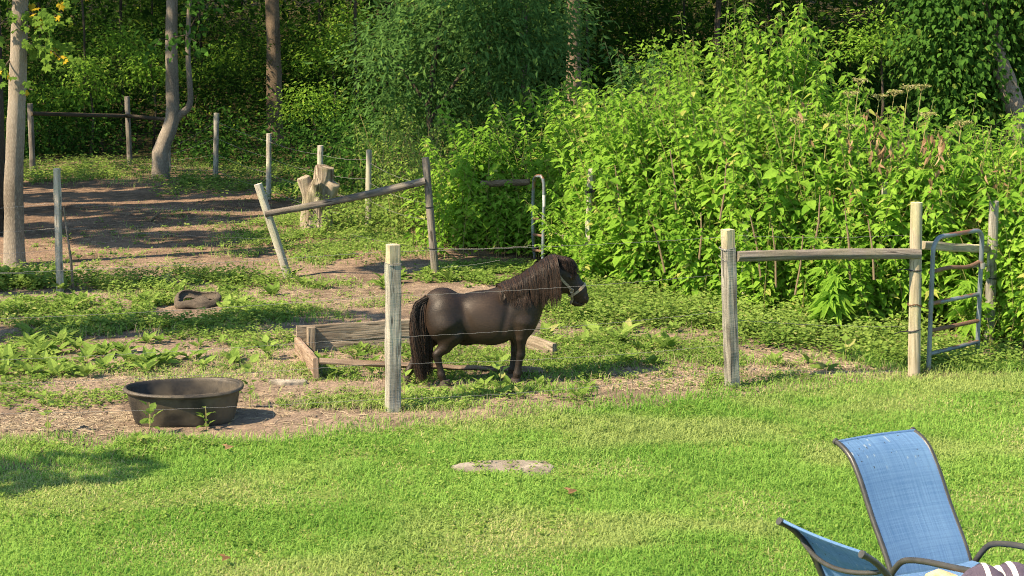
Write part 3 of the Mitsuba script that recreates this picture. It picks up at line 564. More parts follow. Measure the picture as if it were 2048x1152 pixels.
def slab(c, pts, h, seed, res=.03):
    from shapely.geometry import Polygon, Point
    pg = Polygon(pts); rr = pg.buffer(-.015).buffer(.03); ring = np.array(rr.exterior.coords)[:-1]; m = len(ring); cen = ring.mean(0)
    ks = [(1.0, -.04), (1.0, h * .45), (.985, h * .8), (.94, h), (.7, h * 1.05), (.4, h * 1.08), (.15, h * 1.06)]
    v = np.vstack([np.column_stack([cen + (ring - cen) * k_, np.full(m, z)]) for k_, z in ks] + [np.array([[*cen, h * 1.06]])])
    i, j = np.meshgrid(np.arange(len(ks) - 1), np.arange(m), indexing='ij'); q = np.stack([i * m + j, i * m + (j + 1) % m, (i + 1) * m + (j + 1) % m, (i + 1) * m + j], -1).reshape(-1, 4)
    o = (len(ks) - 1) * m; tp = np.stack([o + np.arange(m), o + (np.arange(m) + 1) % m, np.full(m, len(v) - 1)], 1)
    v[:, 2] += (meshkit.fbm(v * 14, 4, seed) - .5) * (h * .8 + .012) * (v[:, 2] > 0); v[:, :2] *= 1 + .10 * (meshkit.fbm(v * 7, 3, seed + 1) - .5)[:, None]; return v + c, np.vstack([q[:, [0, 1, 2]], q[:, [0, 2, 3]], tp])
ss = thing('stone_slab', 'flat worn grey stone slab set in the lawn', 'stone')
put(ss, slab(drop(Gp(998, 940)), [(-.34, .0), (-.27, -.07), (-.05, -.13), (.14, -.20), (.33, -.19), (.37, .02), (.33, .16), (.1, .175), (-.16, .13), (-.27, .08)], .016, 3), 'stone', 45)
ws = thing('flat_pale_stone', 'pale whitish flat stone on the soil between the tub and the garden bed', 'stone')
put(ws, slab(drop(Gp(577, 766)), [(-.16, -.03), (-.03, -.07), (.13, -.02), (.15, .03), (.02, .05), (-.12, .03)], .028, 5), 'white_stone', 45)
r = rg(71)
for lab, px, py, sz in (('brown curled fallen leaf on the lawn right of the stone slab', 1136, 1002, .07), ('dry fallen leaf on the lawn near the soil edge below the tub', 450, 911, .07), ('pale fallen leaf at the bottom edge of the lawn', 444, 1133, .06)):
    k = thing('fallen_leaf', lab, 'leaf'); c = drop(Gp(px, py), .045); put(k, leaves(np.array([c, c + [.01, .01, .012]]), np.array([[.8, .3, .3], [-.5, .6, .2]]), np.array([[.1, -.5, 1], [.3, -.2, 1.0]]), sz, ovate(.6, .2, .1), r), 'dry_leaf')
for lab, a_, b_, rad in (('thin dark branch lying on the soil left of the near post', (585, 809), (640, 804), .012), ('pale dead stalk lying slanted in the weeds right of the pony', (1222, 733), (1258, 752), .008), ('dead stick in the shaded weeds behind the tyre', (330, 566), (380, 574), .014), ('pale stick on the shaded slope left of the leaning posts', (300, 445), (322, 430), .02)):
    k = thing('fallen_stick', lab, 'stick'); A, B = drop(Gp(*a_), .02), drop(Gp(*b_), .04); put(k, tube(line(A, B, 6), np.linspace(rad, rad * .6, 6), 7, True, .2, 3), 'straw_mat' if 'pale' in lab else 'rail_grey', 40)

# patio chairs at the bottom right
def chair(O, wv, fv, prof, arms, seat=True, hem=False, lab='', brace=False):
    c = thing('patio_chair', lab, 'chair', 'patio chairs with blue sling fabric'); up = np.array([0, 0, 1.0]); O = np.asarray(O, float)
    prof = np.array(prof); L = np.concatenate([[0], np.cumsum(np.linalg.norm(np.diff(prof, axis=0), axis=1))]); s = np.linspace(0, L[-1], 26)
    from scipy.interpolate import PchipInterpolator as PC
    pb, pz = PC(L, prof[:, 0])(s), PC(L, prof[:, 1])(s)
    railp = lambda a_: O + wv * a_ - fv * pb[:, None] + up * pz[:, None]
    W_ = np.linalg.norm(wv)
    for a_ in (0, 1): part(c, 'back_rail', tube(railp(a_), .0145, 10), 'chair_frame', 50)
    us = np.linspace(.0, 1, 15); g = O + wv * us[None, :, None] - fv * (pb[:, None] + .02 * np.sin(np.pi * us)[None])[..., None] + up * pz[:, None, None]
    nn = unit(np.cross(wv, -fv * .5 + up)); g = g + unit(fv + up * .5) * .010
    uv = np.stack(np.broadcast_arrays(us[None] * W_, s[:, None]), -1).reshape(-1, 2); m = 15
    i, j = np.meshgrid(np.arange(25), np.arange(14), indexing='ij'); a2 = i * m + j; F = np.vstack([np.stack([a2, a2 + 1, a2 + m + 1], -1).reshape(-1, 3), np.stack([a2, a2 + m + 1, a2 + m], -1).reshape(-1, 3)])
    part(c, 'back_sling', (g.reshape(-1, 3), F, uv), 'sling', True)
    tip = [g[-1, k_] for k_ in range(m)]
    part(c, 'top_hem', tube(np.array(tip), .008, 8), 'sling', 60)
    for a_ in (0, 1): p_ = railp(a_)[-1]; part(c, 'end_cap', tube(np.array([p_, p_ + unit(p_ - railp(a_)[-2]) * .014]), .018, 10), 'chair_frame', 40)
    sl = .46; F0 = O - up * .02; ff_ = fv * sl + up * .03
    for a_ in (0, 1):
        part(c, 'seat_rail', tube(np.array([railp(a_)[2], F0 + wv * a_ + fv * .06, F0 + wv * a_ + ff_ * .6, F0 + wv * a_ + ff_]), .0145, 10), 'chair_frame', 50)
    sv = np.stack([[F0 + wv * x_ + ff_ * y_ - up * .03 * math.sin(math.pi * x_) * math.sin(math.pi * y_ + .2) + up * .012 for x_ in us] for y_ in np.linspace(.05, 1, 26)])
    part(c, 'seat_sling', (sv.reshape(-1, 3), F, uv), 'sling', True)
    for a_, sg in ((0, -1), (1, 1)):
        ow = wv / W_ * .028 * sg + wv * a_; q = [O + ow + fv * x_ + up * z_ for x_, z_ in arms]
        pp_ = np.array(q); LL = np.concatenate([[0], np.cumsum(np.linalg.norm(np.diff(pp_, axis=0), axis=1))]); s2 = np.linspace(0, LL[-1], 30)
        part(c, 'arm', tube(np.stack([PC(LL, pp_[:, k_])(s2) for k_ in range(3)], 1), .016, 10), 'chair_frame', 50)
        fl = q[-1].copy(); gz = float(terrain(fl[0], fl[1])); ft = fl + fv * .05; ft[2] = gz; part(c, 'leg', tube(line(fl, ft, 4), .015, 10), 'chair_frame', 50)
        bk = q[0] - fv * .22; bk[2] = gz; part(c, 'leg', tube(line(q[0], bk, 4), .015, 10), 'chair_frame', 50)
    if brace:
        p_ = np.array([railp(x_)[-5] * 1.0 for x_ in (0, 1)]); tt = np.linspace(0, 1, 16); part(c, 'brace', tube(p_[0] + (p_[1] - p_[0]) * tt[:, None] - fv * (.05 * np.sin(np.pi * tt))[:, None] - up * (.055 * np.sin(np.pi * tt) ** .7)[:, None], .011, 10), 'chair_frame', 50)
    return c
BL = Zp(1782, 1146, .46); BR = Zp(1938, 1116, .46); wv = (BR - BL) * [1, 1, 0]; fv = unit(np.array([wv[1], -wv[0], 0]))
chair(BL, wv, fv, [(-.05, -.12), (0, 0), (.16, .25), (.29, .46), (.35, .525), (.455, .57)], [(.0, -.05), (.05, .03), (.12, .10), (.24, .135), (.45, .165), (.66, .19), (.70, .15), (.71, .05)], lab='high backed patio chair with its blue sling face towards the camera')
A2, B2 = Zp(1562, 1044, 1.0), Zp(1727, 1110, 1.0); wv2 = (B2 - A2) * [1, 1, 0]; fv2 = unit(np.array([-wv2[1], wv2[0], 0]))
pr = np.array([(.42, .62), (.35, .575), (.26, .48), (.12, .22), (0, 0), (-.05, -.12)])[::-1]
O2 = A2 + fv2 * .42 - np.array([0, 0, .62])
chair(O2, wv2, fv2, pr, [(.0, -.05), (.05, .03), (.12, .10), (.24, .135), (.45, .15), (.56, .16), (.60, .12), (.61, .02)], lab='patio chair seen from behind at the bottom edge, its blue back low in the frame', brace=True)
bg = thing('cloth_bag', 'dark purple cloth bag with white stripes lying against the chair arm', 'bag'); bc = Zp(2000, 1192, .58)
def bagh(x, y): return .10 * np.exp(-((x / .2) ** 2 + (y / .16) ** 2) ** 2) + .055 * np.abs(np.sin(x * 17 + 4 * y)) ** .7 * np.exp(-(y / .12) ** 2) + .02 * (meshkit.fbm(np.stack([x * 12, y * 12, x * 0], -1), 3, 2) - .5)
xs, ys = np.linspace(-.26, .26, 50), np.linspace(-.2, .2, 30); XX, YY = np.meshgrid(xs, ys, indexing='ij')
ed = np.maximum(np.abs(XX) / .26, np.abs(YY) / .2); H_ = bagh(XX, YY) * (1 - ed ** 8)
def sheet(XX, YY, H_, off=0.):
    a_, b_ = XX.shape; i, j = np.meshgrid(np.arange(a_ - 1), np.arange(b_ - 1), indexing='ij'); q = i * b_ + j
    return np.stack([XX, YY, H_ + off], -1).reshape(-1, 3), np.vstack([np.stack([q, q + b_, q + b_ + 1], -1).reshape(-1, 3), np.stack([q, q + b_ + 1, q + 1], -1).reshape(-1, 3)])
vt, ft = sheet(XX, YY, H_); vb = vt.copy(); vb[:, 2] = -.16; n0 = len(vt); a_, b_ = XX.shape; bor = np.concatenate([np.arange(b_), np.arange(2 * b_ - 1, a_ * b_, b_), np.arange(a_ * b_ - 2, (a_ - 1) * b_ - 1, -1), np.arange((a_ - 2) * b_, 0, -b_)])
sd = np.vstack([np.stack([bor, np.roll(bor, -1), np.roll(bor, -1) + n0], 1), np.stack([bor, np.roll(bor, -1) + n0, bor + n0], 1)])
part(bg, 'body', moved((np.vstack([vt, vb]), np.vstack([ft, ft[:, ::-1] + n0, sd])), bc, .1), 'bag_cloth', 60)
for x0 in (-.085, .0, .045, .17):
    xx, yy = np.meshgrid(x0 + np.linspace(-.011, .011, 4), ys, indexing='ij'); part(bg, 'stripe', moved(sheet(xx, yy, bagh(xx, yy) * (1 - np.maximum(np.abs(xx) / .26, np.abs(yy) / .2) ** 8), .005), bc, .1), 'white_cloth', 60)
tn = thing('tan_cloth_roll', 'small tan patterned cloth showing beside the dark bag', 'cloth'); c = Zp(1884, 1163, .56); put(tn, tube(np.array([c + [-.06, .03, .0], c + [-.02, .0, .02], c + [.05, -.02, .0], c + [.10, -.04, -.02]]), [.03, .04, .04, .03], 12, True, .25, 4, 12), 'tan_cloth', 50)

# ------------------------------------------------------------------ the pony: local frame x forward, y to its left, z up
hb = np.array([*Gp(960, 768)[:2], 0.0]); hb[1] += .01; hb[2] = float(terrain(hb[0], hb[1])); HY = math.radians(6)
def hw(v): return moved((np.asarray(v).reshape(-1, 3),), hb, HY)[0].reshape(np.shape(v))
def pony(p):
    q = p
    d = ellip(q, (.05, 0, .578), (.375, .20, .236))
    d = smin(d, ellip(q, (-.30, 0, .625), (.175, .195, .208)), .07)
    for s in (-1, 1):
        d = smin(d, ellip(q, (-.325, .085 * s, .56), (.135, .105, .19)), .05)
        d = smin(d, ellip(q, (.37, .085 * s, .60), (.115, .085, .19)), .05)
        d = smin(d, ellip(q, (.10, .12 * s, .50), (.19, .085, .135)), .06)
    d = smin(d, ellip(q, (.34, 0, .64), (.185, .16, .21)), .06)
    d = smin(d, ellip(q, (.24, 0, .76), (.16, .07, .095)), .06)
    d = smin(d, ellip(q, (-.34, 0, .75), (.12, .08, .085)), .05)
    nq = q * np.array([1, 1.22, 1]); d = smin(d, rcone(nq, (.36, 0, .70), (.63, 0, .965), .175, .108), .07)
    hq = q * np.array([1, 1.18, 1]); hd_ = rcone(hq, (.715, 0, .955), (.845, 0, .80), .108, .076)
    hd_ = smin(hd_, rcone(hq, (.845, 0, .80), (.882, 0, .728), .074, .062), .03)
    hd_ = smin(hd_, ellip(q, (.70, 0, .875), (.095, .074, .105)), .03)
    hd_ = smin(hd_, ellip(q, (.838, 0, .695), (.05, .038, .034)), .025)
    for s in (-1, 1):
        hd_ = smin(hd_, ellip(q, (.765, .070 * s, .930), (.034, .018, .026)), .02)
        hd_ = smin(hd_, ellip(q, (.912, .030 * s, .738), (.026, .024, .03)), .018)
        hd_ = np.maximum(hd_, -ellip(q, (.928, .044 * s, .742), (.013, .012, .020)))
    hd_ = np.maximum(hd_, -(np.abs((q[:, 2] - .692) + .25 * (q[:, 0] - .88)) - .003 + 40 * np.maximum(.835 - q[:, 0], 0)))
    d = smin(d, hd_, .045)
    for s in (-1, 1):
        d = smin(d, np.maximum(rcone(q * np.array([1, 1, 1]), (.645, .058 * s, 1.03), (.66, .085 * s, 1.115), .030, .006), -(rcone(q, (.668, .067 * s, 1.05), (.676, .085 * s, 1.11), .016, .004))), .012)
    def leg(d, pts, k=.03):
        l = None
        for (a, ra), (b, rb) in zip(pts[:-1], pts[1:]):
            c_ = rcone(q, a, b, ra, rb); l = c_ if l is None else smin(l, c_, .012)
        return smin(d, l, k)
    for s, dx in ((-1, 0.), (1, -.022)):
        d = leg(d, [((.36 + dx * .3, .095 * s, .54), .10), ((.335 + dx * .6, .105 * s, .42), .062), ((.340 + dx, .10 * s, .30), .038), ((.340 + dx, .10 * s, .265), .039), ((.325 + dx, .10 * s, .19), .027), ((.314 + dx, .10 * s, .10), .036), ((.300 + dx, .10 * s, .055), .031)], .035)
    d = leg(d, [((-.29, -.10, .53), .135), ((-.245, -.105, .45), .095), ((-.305, -.105, .345), .054), ((-.378, -.10, .285), .037), ((-.372, -.10, .245), .034), ((-.352, -.10, .17), .025), ((-.340, -.10, .105), .034), ((-.322, -.10, .055), .030)], .04)
    d = leg(d, [((-.33, .10, .53), .13), ((-.33, .105, .45), .095), ((-.425, .11, .35), .054), ((-.522, .11, .285), .039), ((-.535, .11, .245), .037), ((-.572, .11, .17), .0275), ((-.605, .11, .105), .034), ((-.622, .11, .055), .030)], .04)
    d = smin(d, ellip(q, (-.12, 0, .37), (.07, .04, .035)), .03)
    sidew = np.clip((np.abs(q[:, 1]) - .06) / .08, 0, 1)
    d = d + sidew * (.012 * np.exp(-((q[:, 0] - .205 - .25 * (q[:, 2] - .6)) / .03) ** 2 - ((q[:, 2] - .58) / .14) ** 2) + .016 * np.exp(-((q[:, 0] + .125 + .35 * (q[:, 2] - .6)) / .035) ** 2 - ((q[:, 2] - .62) / .12) ** 2))
    return d
v, f = nets(pony, (-.74, -.30, .0), (.98, .30, 1.16), .0095)
mm = trimesh.Trimesh(v, f, process=False); trimesh.smoothing.filter_taubin(mm, .5, .53, 5); v = np.array(mm.vertices)
warm = np.clip((meshkit.fbm(v * 3.2, 3, 5) - .45) * 1.5, 0, .6) * (v[:, 2] > .4)
py_ = thing('pony', 'small dark brown pony standing side on with shaggy mane and long tail', 'pony')
part(py_, 'body', (hw(v), f, np.stack([warm, v[:, 2]], 1)), 'coat', True)
for (x_, y_) in ((.292, -.10), (.270, .10), (-.315, -.10), (-.635, .11)):
    part(py_, 'hoof', moved(oval_loft([(0, 0, -.02), (.052, .047, -.02), (.054, .049, .0), (.040, .038, .062), (.0, .0, .064)], 20, 2), hw([x_ + .008, y_, 0]), HY), 'hoof', 40)
for s in (-1, 1):
    m = trimesh.creation.icosphere(3, .018); part(py_, 'eye', (hw(np.array(m.vertices) + [.772, .078 * s, .928]), np.array(m.faces)), 'eye_mat', True)
r = rg(91)
def grad(p, e=.004): return unit(np.stack([pony(p + e * np.eye(3)[k]) - pony(p - e * np.eye(3)[k]) for k in range(3)], -1))
def outside(p, gap):
    sh = p.shape; q = p.reshape(-1, 3).copy(); g_ = np.broadcast_to(gap, sh[:2]).ravel()
    for _ in range(3):
        d = pony(q); m_ = d < g_; q[m_] += grad(q[m_]) * (g_[m_] - d[m_])[:, None]
    return q.reshape(sh)
CREST = np.array([(.17, .835), (.26, .872), (.36, .915), (.46, .985), (.55, 1.045), (.62, 1.085), (.665, 1.085)])
def mane(n, side):
    t_ = r.random(n) ** .85; sL = np.linspace(0, 1, len(CREST)); cx, cz = np.interp(t_, sL, CREST[:, 0]) - .015, np.interp(t_, sL, CREST[:, 1])
    length = np.interp(t_, [0, .2, .5, .8, 1], [.12, .19, .27, .36, .38]) * r.uniform(.5, 1.12, n); k = 9; s = np.linspace(0, 1, k)
    lk = r.integers(0, 90, n); lt_, ls_, ll_ = (np.arange(90) + r.random(90)) / 90, r.normal(0, .035, 90), r.uniform(.72, 1.08, 90); t_ = np.clip(lt_[lk] ** .85 + r.normal(0, .012, n), 0, 1); cx, cz = np.interp(t_, sL, CREST[:, 0]) - .015, np.interp(t_, sL, CREST[:, 1])
    length = np.interp(t_, [0, .2, .5, .8, 1], [.12, .20, .29, .38, .40]) * r.uniform(.7, 1.08, n) * ll_[lk]
    y0 = side * r.uniform(-.01, .03, n); spread = ls_[lk] + r.normal(0, .008, n); lock = .010 * np.sin(t_ * 47 + 3)
    P_ = np.zeros((n, k, 3)); fall = np.clip(s * 1.0, 0, 1)
    P_[..., 0] = cx[:, None] + (.05 + spread + lock)[:, None] * s[None] ** 1.2 * np.interp(t_, [0, 1], [1, .4])[:, None]
    P_[..., 1] = y0[:, None] + side * .15 * (1 - np.exp(-s * 6))[None]
    P_[..., 2] = cz[:, None] + .012 - length[:, None] * (s ** 1.25)[None] + r.uniform(0, .02, n)[:, None]
    wav = r.normal(0, .0025, (n, 1)) * np.sin(s * 7 + r.random((n, 1)) * 6); P_[..., 0] += wav + (lt_[lk] - lt_.mean() * 0 - t_)[:, None] * .25 * s[None]
    gap = (.004 + .018 * r.random(90)[lk] + .010 * r.random(n))[:, None] * np.ones(k); P_ = outside(P_, gap)
    return P_
Pm = np.vstack([mane(7000, -1), mane(1500, 1)]); tx = unit(np.array([1.0, -.3, 0]) + .5 * r.normal(size=(len(Pm), 3)) * [1, 1, .3])
part(py_, 'mane', ribbons(hw(Pm), np.full(9, .0034), tx, r), 'horse_hair')
n = 2600; k = 9; s = np.linspace(0, 1, k); fl_ = r.integers(0, 36, n); a_ = r.uniform(-1.25, 1.25, 36)[fl_] + r.normal(0, .05, n); L_ = r.uniform(.2, .34, 36)[fl_] * r.uniform(.8, 1.05, n) * (1 - .35 * np.abs(a_) / 1.25)
F_ = np.zeros((n, k, 3)); root = np.stack([.648 + r.uniform(-.02, .03, n), .02 * a_, 1.075 + 0 * a_], 1); dd = np.stack([np.cos(a_ * .95), np.sin(a_ * .95) * .7 - .12, 0 * a_], 1)
F_ = root[:, None] + dd[:, None] * (L_[:, None] * (1 - np.exp(-s * 3.0)) * .62)[..., None]; F_[..., 2] += .03 * np.sin(s * 2.2) - L_[:, None] * (s ** 2.4) * np.where(np.abs(a_) > .45, .50, .72)[:, None]
F_ = outside(F_, (.006 + .03 * r.random(n))[:, None] * np.ones(k)); part(py_, 'forelock', ribbons(hw(F_), np.full(k, .0034), unit(np.stack([-dd[:, 1], dd[:, 0], 0 * a_], 1) + .4 * r.normal(size=(n, 3))), r), 'horse_hair')
n = 4500; k = 12; s = np.linspace(0, 1, k); tl = r.integers(0, 70, n); u1, u2 = r.normal(0, .62, 70)[tl] + r.normal(0, .14, n), r.normal(0, .6, 70)[tl] + r.normal(0, .14, n); L_ = .30 + .42 * r.random(n) ** .6; T_ = np.zeros((n, k, 3)); st_ = r.random(n) ** 1.6 * .12
T_[..., 0] = (-.435 - .03 * np.minimum(st_ / .12, 1))[:, None] - .055 * np.sin(np.minimum(s * 4.0, 1.57))[None] - .085 * (1 - np.exp(-s * 7))[None] * np.clip(u1 + .45, -1.0, 1.4)[:, None] + .085 * (s ** 1.4)[None] * np.clip(u1 * .7 + .55, 0, 1.2)[:, None]
T_[..., 1] = .02 * u2[:, None] + .055 * u2[:, None] * np.sin(np.minimum(s * 2.2, 1.9))[None] - .02
T_[..., 2] = (.765 - st_)[:, None] + .02 * np.sin(np.minimum(s * 8, 3.14))[None] - L_[:, None] * (s ** 1.15)[None]
wav = r.normal(0, .004, (n, 1)) * np.sin(s * 8 + r.random((n, 1)) * 6); T_[..., 0] += wav; T_[..., 2] = np.maximum(T_[..., 2], .04 + .06 * r.random((n, 1)))
T_ = outside(T_, .003 + .012 * r.random((n, 1)) * np.ones(k)); part(py_, 'tail', ribbons(hw(T_), np.full(k, .0036), unit(np.array([1.0, .2, 0]) + .7 * r.normal(size=(n, 3)) * [1, 1, .2]), r), 'horse_hair')
# halter: straps laid on the head by marching in from outside
hl = thing('halter', 'beige webbing halter with a round ring on the pony\'s head', 'halter')
def onto(o, d, gap=.006, far=.3):
    o, d = np.asarray(o, float), unit(d); q = o + d * far
    for _ in range(30): q = q - d * (pony(q[None])[0] - gap) * .8
    return q
def strap(pts, wid, th=.003, name='strap', normals=None):
    pts = np.array(pts); nrm = grad(pts); t = unit(np.gradient(pts, axis=0)); sd_ = unit(np.cross(t, nrm)); sec = np.array([[-.5, 0], [.5, 0], [.5, 1], [-.5, 1]])
    v = np.stack([pts + sd_ * wid * a + nrm * (th * 2 * b - th) for a, b in sec], 1).reshape(-1, 3); m = len(pts); i, j = np.meshgrid(np.arange(m - 1), np.arange(4), indexing='ij')
    q = np.stack([i * 4 + j, i * 4 + (j + 1) % 4, (i + 1) * 4 + (j + 1) % 4, (i + 1) * 4 + j], -1).reshape(-1, 4); part(hl, name, (hw(v), np.vstack([q[:, [0, 1, 2]], q[:, [0, 2, 3]]])), 'halter_mat', 50)
def pathon(pts, n=16, gap=.006):
    pts = np.array(pts); L = np.linspace(0, 1, len(pts)); s = np.linspace(0, 1, n); q = np.stack([np.interp(s, L, pts[:, k]) for k in range(3)], 1)
    for _ in range(10): q = q - grad(q) * (pony(q) - gap)[:, None] * .9
    return q
ax_o, ax_d = np.array([.815, 0, .80]), unit(np.array([.5, 0, -.62])); e1 = unit(np.array([.62, 0, .5])); e2 = np.array([0, 1.0, 0])
an = np.linspace(0, 2 * np.pi, 40); strap([onto(ax_o + ax_d * .012, e1 * math.cos(q) + e2 * math.sin(q)) for q in an], .021, name='noseband')
for s in (-1, 1):
    ring = onto((.785, 0, .812), (0, s, 0))
    strap(pathon([ring + [-.004, 0, .006], (.745, .09 * s, .86), (.70, .095 * s, .905), (.665, .09 * s, .96), (.645, .085 * s, 1.03)], 18), .020, name='cheek_strap')
    strap(pathon([ring, (.785, .065 * s, .76), (.775, .04 * s, .705), (.772, .0, .685)], 12), .018, name='chin_strap')
    g_ = grad(ring[None])[0]; a1 = unit(np.cross(g_, [0, .1, 1])); b1__ = np.cross(g_, a1); an = np.linspace(0, 2 * np.pi, 25)
    part(hl, 'ring', tube(hw(ring + g_ * .006 + np.cos(an)[:, None] * a1 * .018 + np.sin(an)[:, None] * b1__ * .018), .0036, 8, False), 'ring_metal', 60)
# ------------------------------------------------------------------ plants
OV, OVW, NAR, SIM, SIMN, MAP, PAL = ovate(.52, .10, .2), ovate(.7, .08, .25), ovate(.34, .08, .3), simple(.55, .12), simple(.26, .05), mapleleaf(), palmate()
def spot(px, py, rx, ry):                                   # ground ellipse: centre, half width, half depth
    c = Gp(px, py); s = FPX / c[1]; return c[0], c[1], rx / s, abs(Gp(px, py - ry)[1] - Gp(px, py + ry)[1]) / 2
TY = to[:2]
def inell(n, e, r, thr=0., sc=1.6, seed=3):
    a = r.random(n) * 6.283; q = np.sqrt(r.random(n)) * r.uniform(.75, 1.1, n); p = np.stack([e[0] + e[2] * q * np.cos(a), e[1] + e[3] * q * np.sin(a)], 1)
    if thr: m = meshkit.fbm(np.column_stack([p * sc, p[:, 0] * 0]), 3, seed); p = p[(m > thr) | (r.random(len(p)) < .12)]
    p = p[((p[:, 0] - TY[0]) / .42) ** 2 + ((p[:, 1] - TY[1] + .35) / .75) ** 2 > 1]
    return p[p[:, 1] > edge_y(p[:, 0]) + .02]
# low ground weeds and sparse grass of the paddock: nobody could count them
r = rg(101)
ZONES = [((250, 630, 360, 40), 3000, .055, .46, .10), ((300, 680, 330, 25), 900, .045, .52, .06), ((100, 735, 190, 45), 350, .05, .52, .07), ((250, 565, 340, 22), 1700, .055, .40, .14), ((690, 470, 230, 55), 2800, .05, .38, .08),
         ((860, 725, 290, 50), 1500, .04, .53, .06), ((1260, 690, 230, 80), 2600, .042, .49, .08), ((1250, 620, 190, 40), 1900, .05, .30, .16), ((1620, 650, 260, 55), 3600, .055, .25, .17), ((900, 800, 380, 24), 1300, .035, .47, .05),
         ((980, 548, 170, 26), 1300, .05, .42, .07), ((120, 790, 200, 30), 450, .04, .5, .06), ((560, 600, 300, 40), 800, .045, .54, .06), ((480, 740, 330, 50), 450, .035, .56, .05), ((560, 365, 240, 38), 1500, .07, .42, .14), ((1900, 715, 180, 26), 1500, .05, .3, .13), ((130, 345, 190, 25), 900, .07, .4, .16), ((300, 900, 320, 18), 500, .035, .5, .05), ((1560, 745, 260, 22), 500, .035, .52, .05), ((790, 400, 120, 60), 1400, .07, .3, .18), ((300, 470, 230, 60), 250, .05, .58, .05), ((1350, 765, 200, 22), 500, .035, .5, .05)]
LM, SM = [], []
for e, n, size, thr, h in ZONES:
    p = inell(n, spot(*e), r, thr); hh = h * r.uniform(.5, 1.5, len(p))
    l, s_ = plants(onground(p), hh, .05, 7, size, SIM if r.random() < .5 else simple(.7, .08), r, .05, .1, .2, .5); LM.append(l)
thing('ground_weeds', 'low leafy weeds spreading over the paddock soil', 'weeds', kind='stuff'); put('ground_weeds', join(LM), 'weed_leaf')
def blades(p, h, r, wd=.004):
    n = len(p); b = onground(p); az = r.random(n) * 6.283; t = np.stack([np.cos(az), np.sin(az), 0 * az], 1); sd = np.stack([-np.sin(az), np.cos(az), 0 * az], 1) * (wd * r.uniform(.6, 1.2, n))[:, None]
    h = h * r.uniform(.5, 1.3, n); ln = (h * r.uniform(.3, 1.3, n))[:, None]; m_ = b + t * ln * .3 + np.array([0, 0, .62]) * h[:, None]; tp = b + t * ln + np.array([0, 0, .9]) * h[:, None]
    V = np.stack([b - sd, b + sd, m_ - sd * .8, m_ + sd * .8, tp], 1).reshape(-1, 3); F = (np.array([[0, 1, 3], [0, 3, 2], [2, 3, 4]])[None] + (np.arange(n) * 5)[:, None, None]).reshape(-1, 3)
    return V, F, np.stack([r.random(n)[:, None].repeat(5, 1), np.tile([0, 0, .55, .55, 1.0], (n, 1))], -1).reshape(-1, 2)
BL_ = []
for e, n, h, thr in [((250, 630, 380, 50), 7000, .08, .46), ((690, 470, 260, 60), 8000, .08, .4), ((860, 725, 330, 50), 3500, .045, .52), ((1260, 700, 260, 85), 6000, .07, .48), ((1000, 800, 500, 30), 7000, .06, .44), ((1550, 740, 330, 35), 3500, .06, .5), ((200, 900, 420, 30), 6000, .06, .46), ((1900, 720, 220, 25), 5000, .10, .3), ((300, 470, 300, 80), 1600, .06, .55), ((560, 600, 300, 45), 4000, .06, .5), ((400, 740, 400, 60), 5000, .05, .5), ((300, 345, 320, 28), 3000, .12, .45)]:
    BL_.append(blades(inell(n, spot(*e), r, thr), h, r))
xs_ = r.uniform(-5, 5.5, 5000); BL_.append(blades(np.stack([xs_, edge_y(xs_) + np.abs(r.normal(0, .22, 5000))], 1), .055, r))
thing('paddock_grass', 'sparse grass growing in tufts on the paddock soil', 'grass', kind='stuff'); put('paddock_grass', join(BL_), 'grass_leaf')
CL = []; ico = trimesh.creation.icosphere(1, 1.0); iv, if_ = np.array(ico.vertices), np.array(ico.faces)
for e, n in (((120, 830, 260, 60), 170), ((560, 720, 260, 60), 130), ((620, 810, 300, 30), 110), ((1560, 735, 260, 30), 90), ((300, 440, 260, 80), 120), ((640, 590, 240, 30), 70), ((1250, 760, 200, 20), 50)):
    for q_ in onground(inell(n, spot(*e), r)):
        R_ = .006 + .022 * r.random() ** 3; CL.append((iv * [R_ * r.uniform(.8, 1.5), R_ * r.uniform(.8, 1.4), R_ * .7] * (1 + .5 * (r.random((len(iv), 1)) - .5)) + q_, if_))
thing('soil_clods', 'small clods and stones scattered on the bare paddock soil', 'clods', kind='stuff'); put('soil_clods', join(CL), 'soil', True)
n = 4200; y_ = 9.0 + 6 * r.random(n); x_ = (r.random(n) * 2 - 1) * (.30 * y_ + .2); pt = np.stack([x_, y_], 1); m = (meshkit.fbm(np.column_stack([pt * .9, x_ * 0]), 3, 21) > .52) & (y_ < edge_y(x_)); pt = pt[m]
l, _ = plants(onground(pt), r.uniform(.03, .06, len(pt)), .03, 6, .026, simple(.8, .06), r, .2, .1, .1, .7)
thing('lawn_clover', 'clover and small broad leaves mixed into the lawn grass', 'clover', kind='stuff'); put('lawn_clover', l, 'weed_leaf')
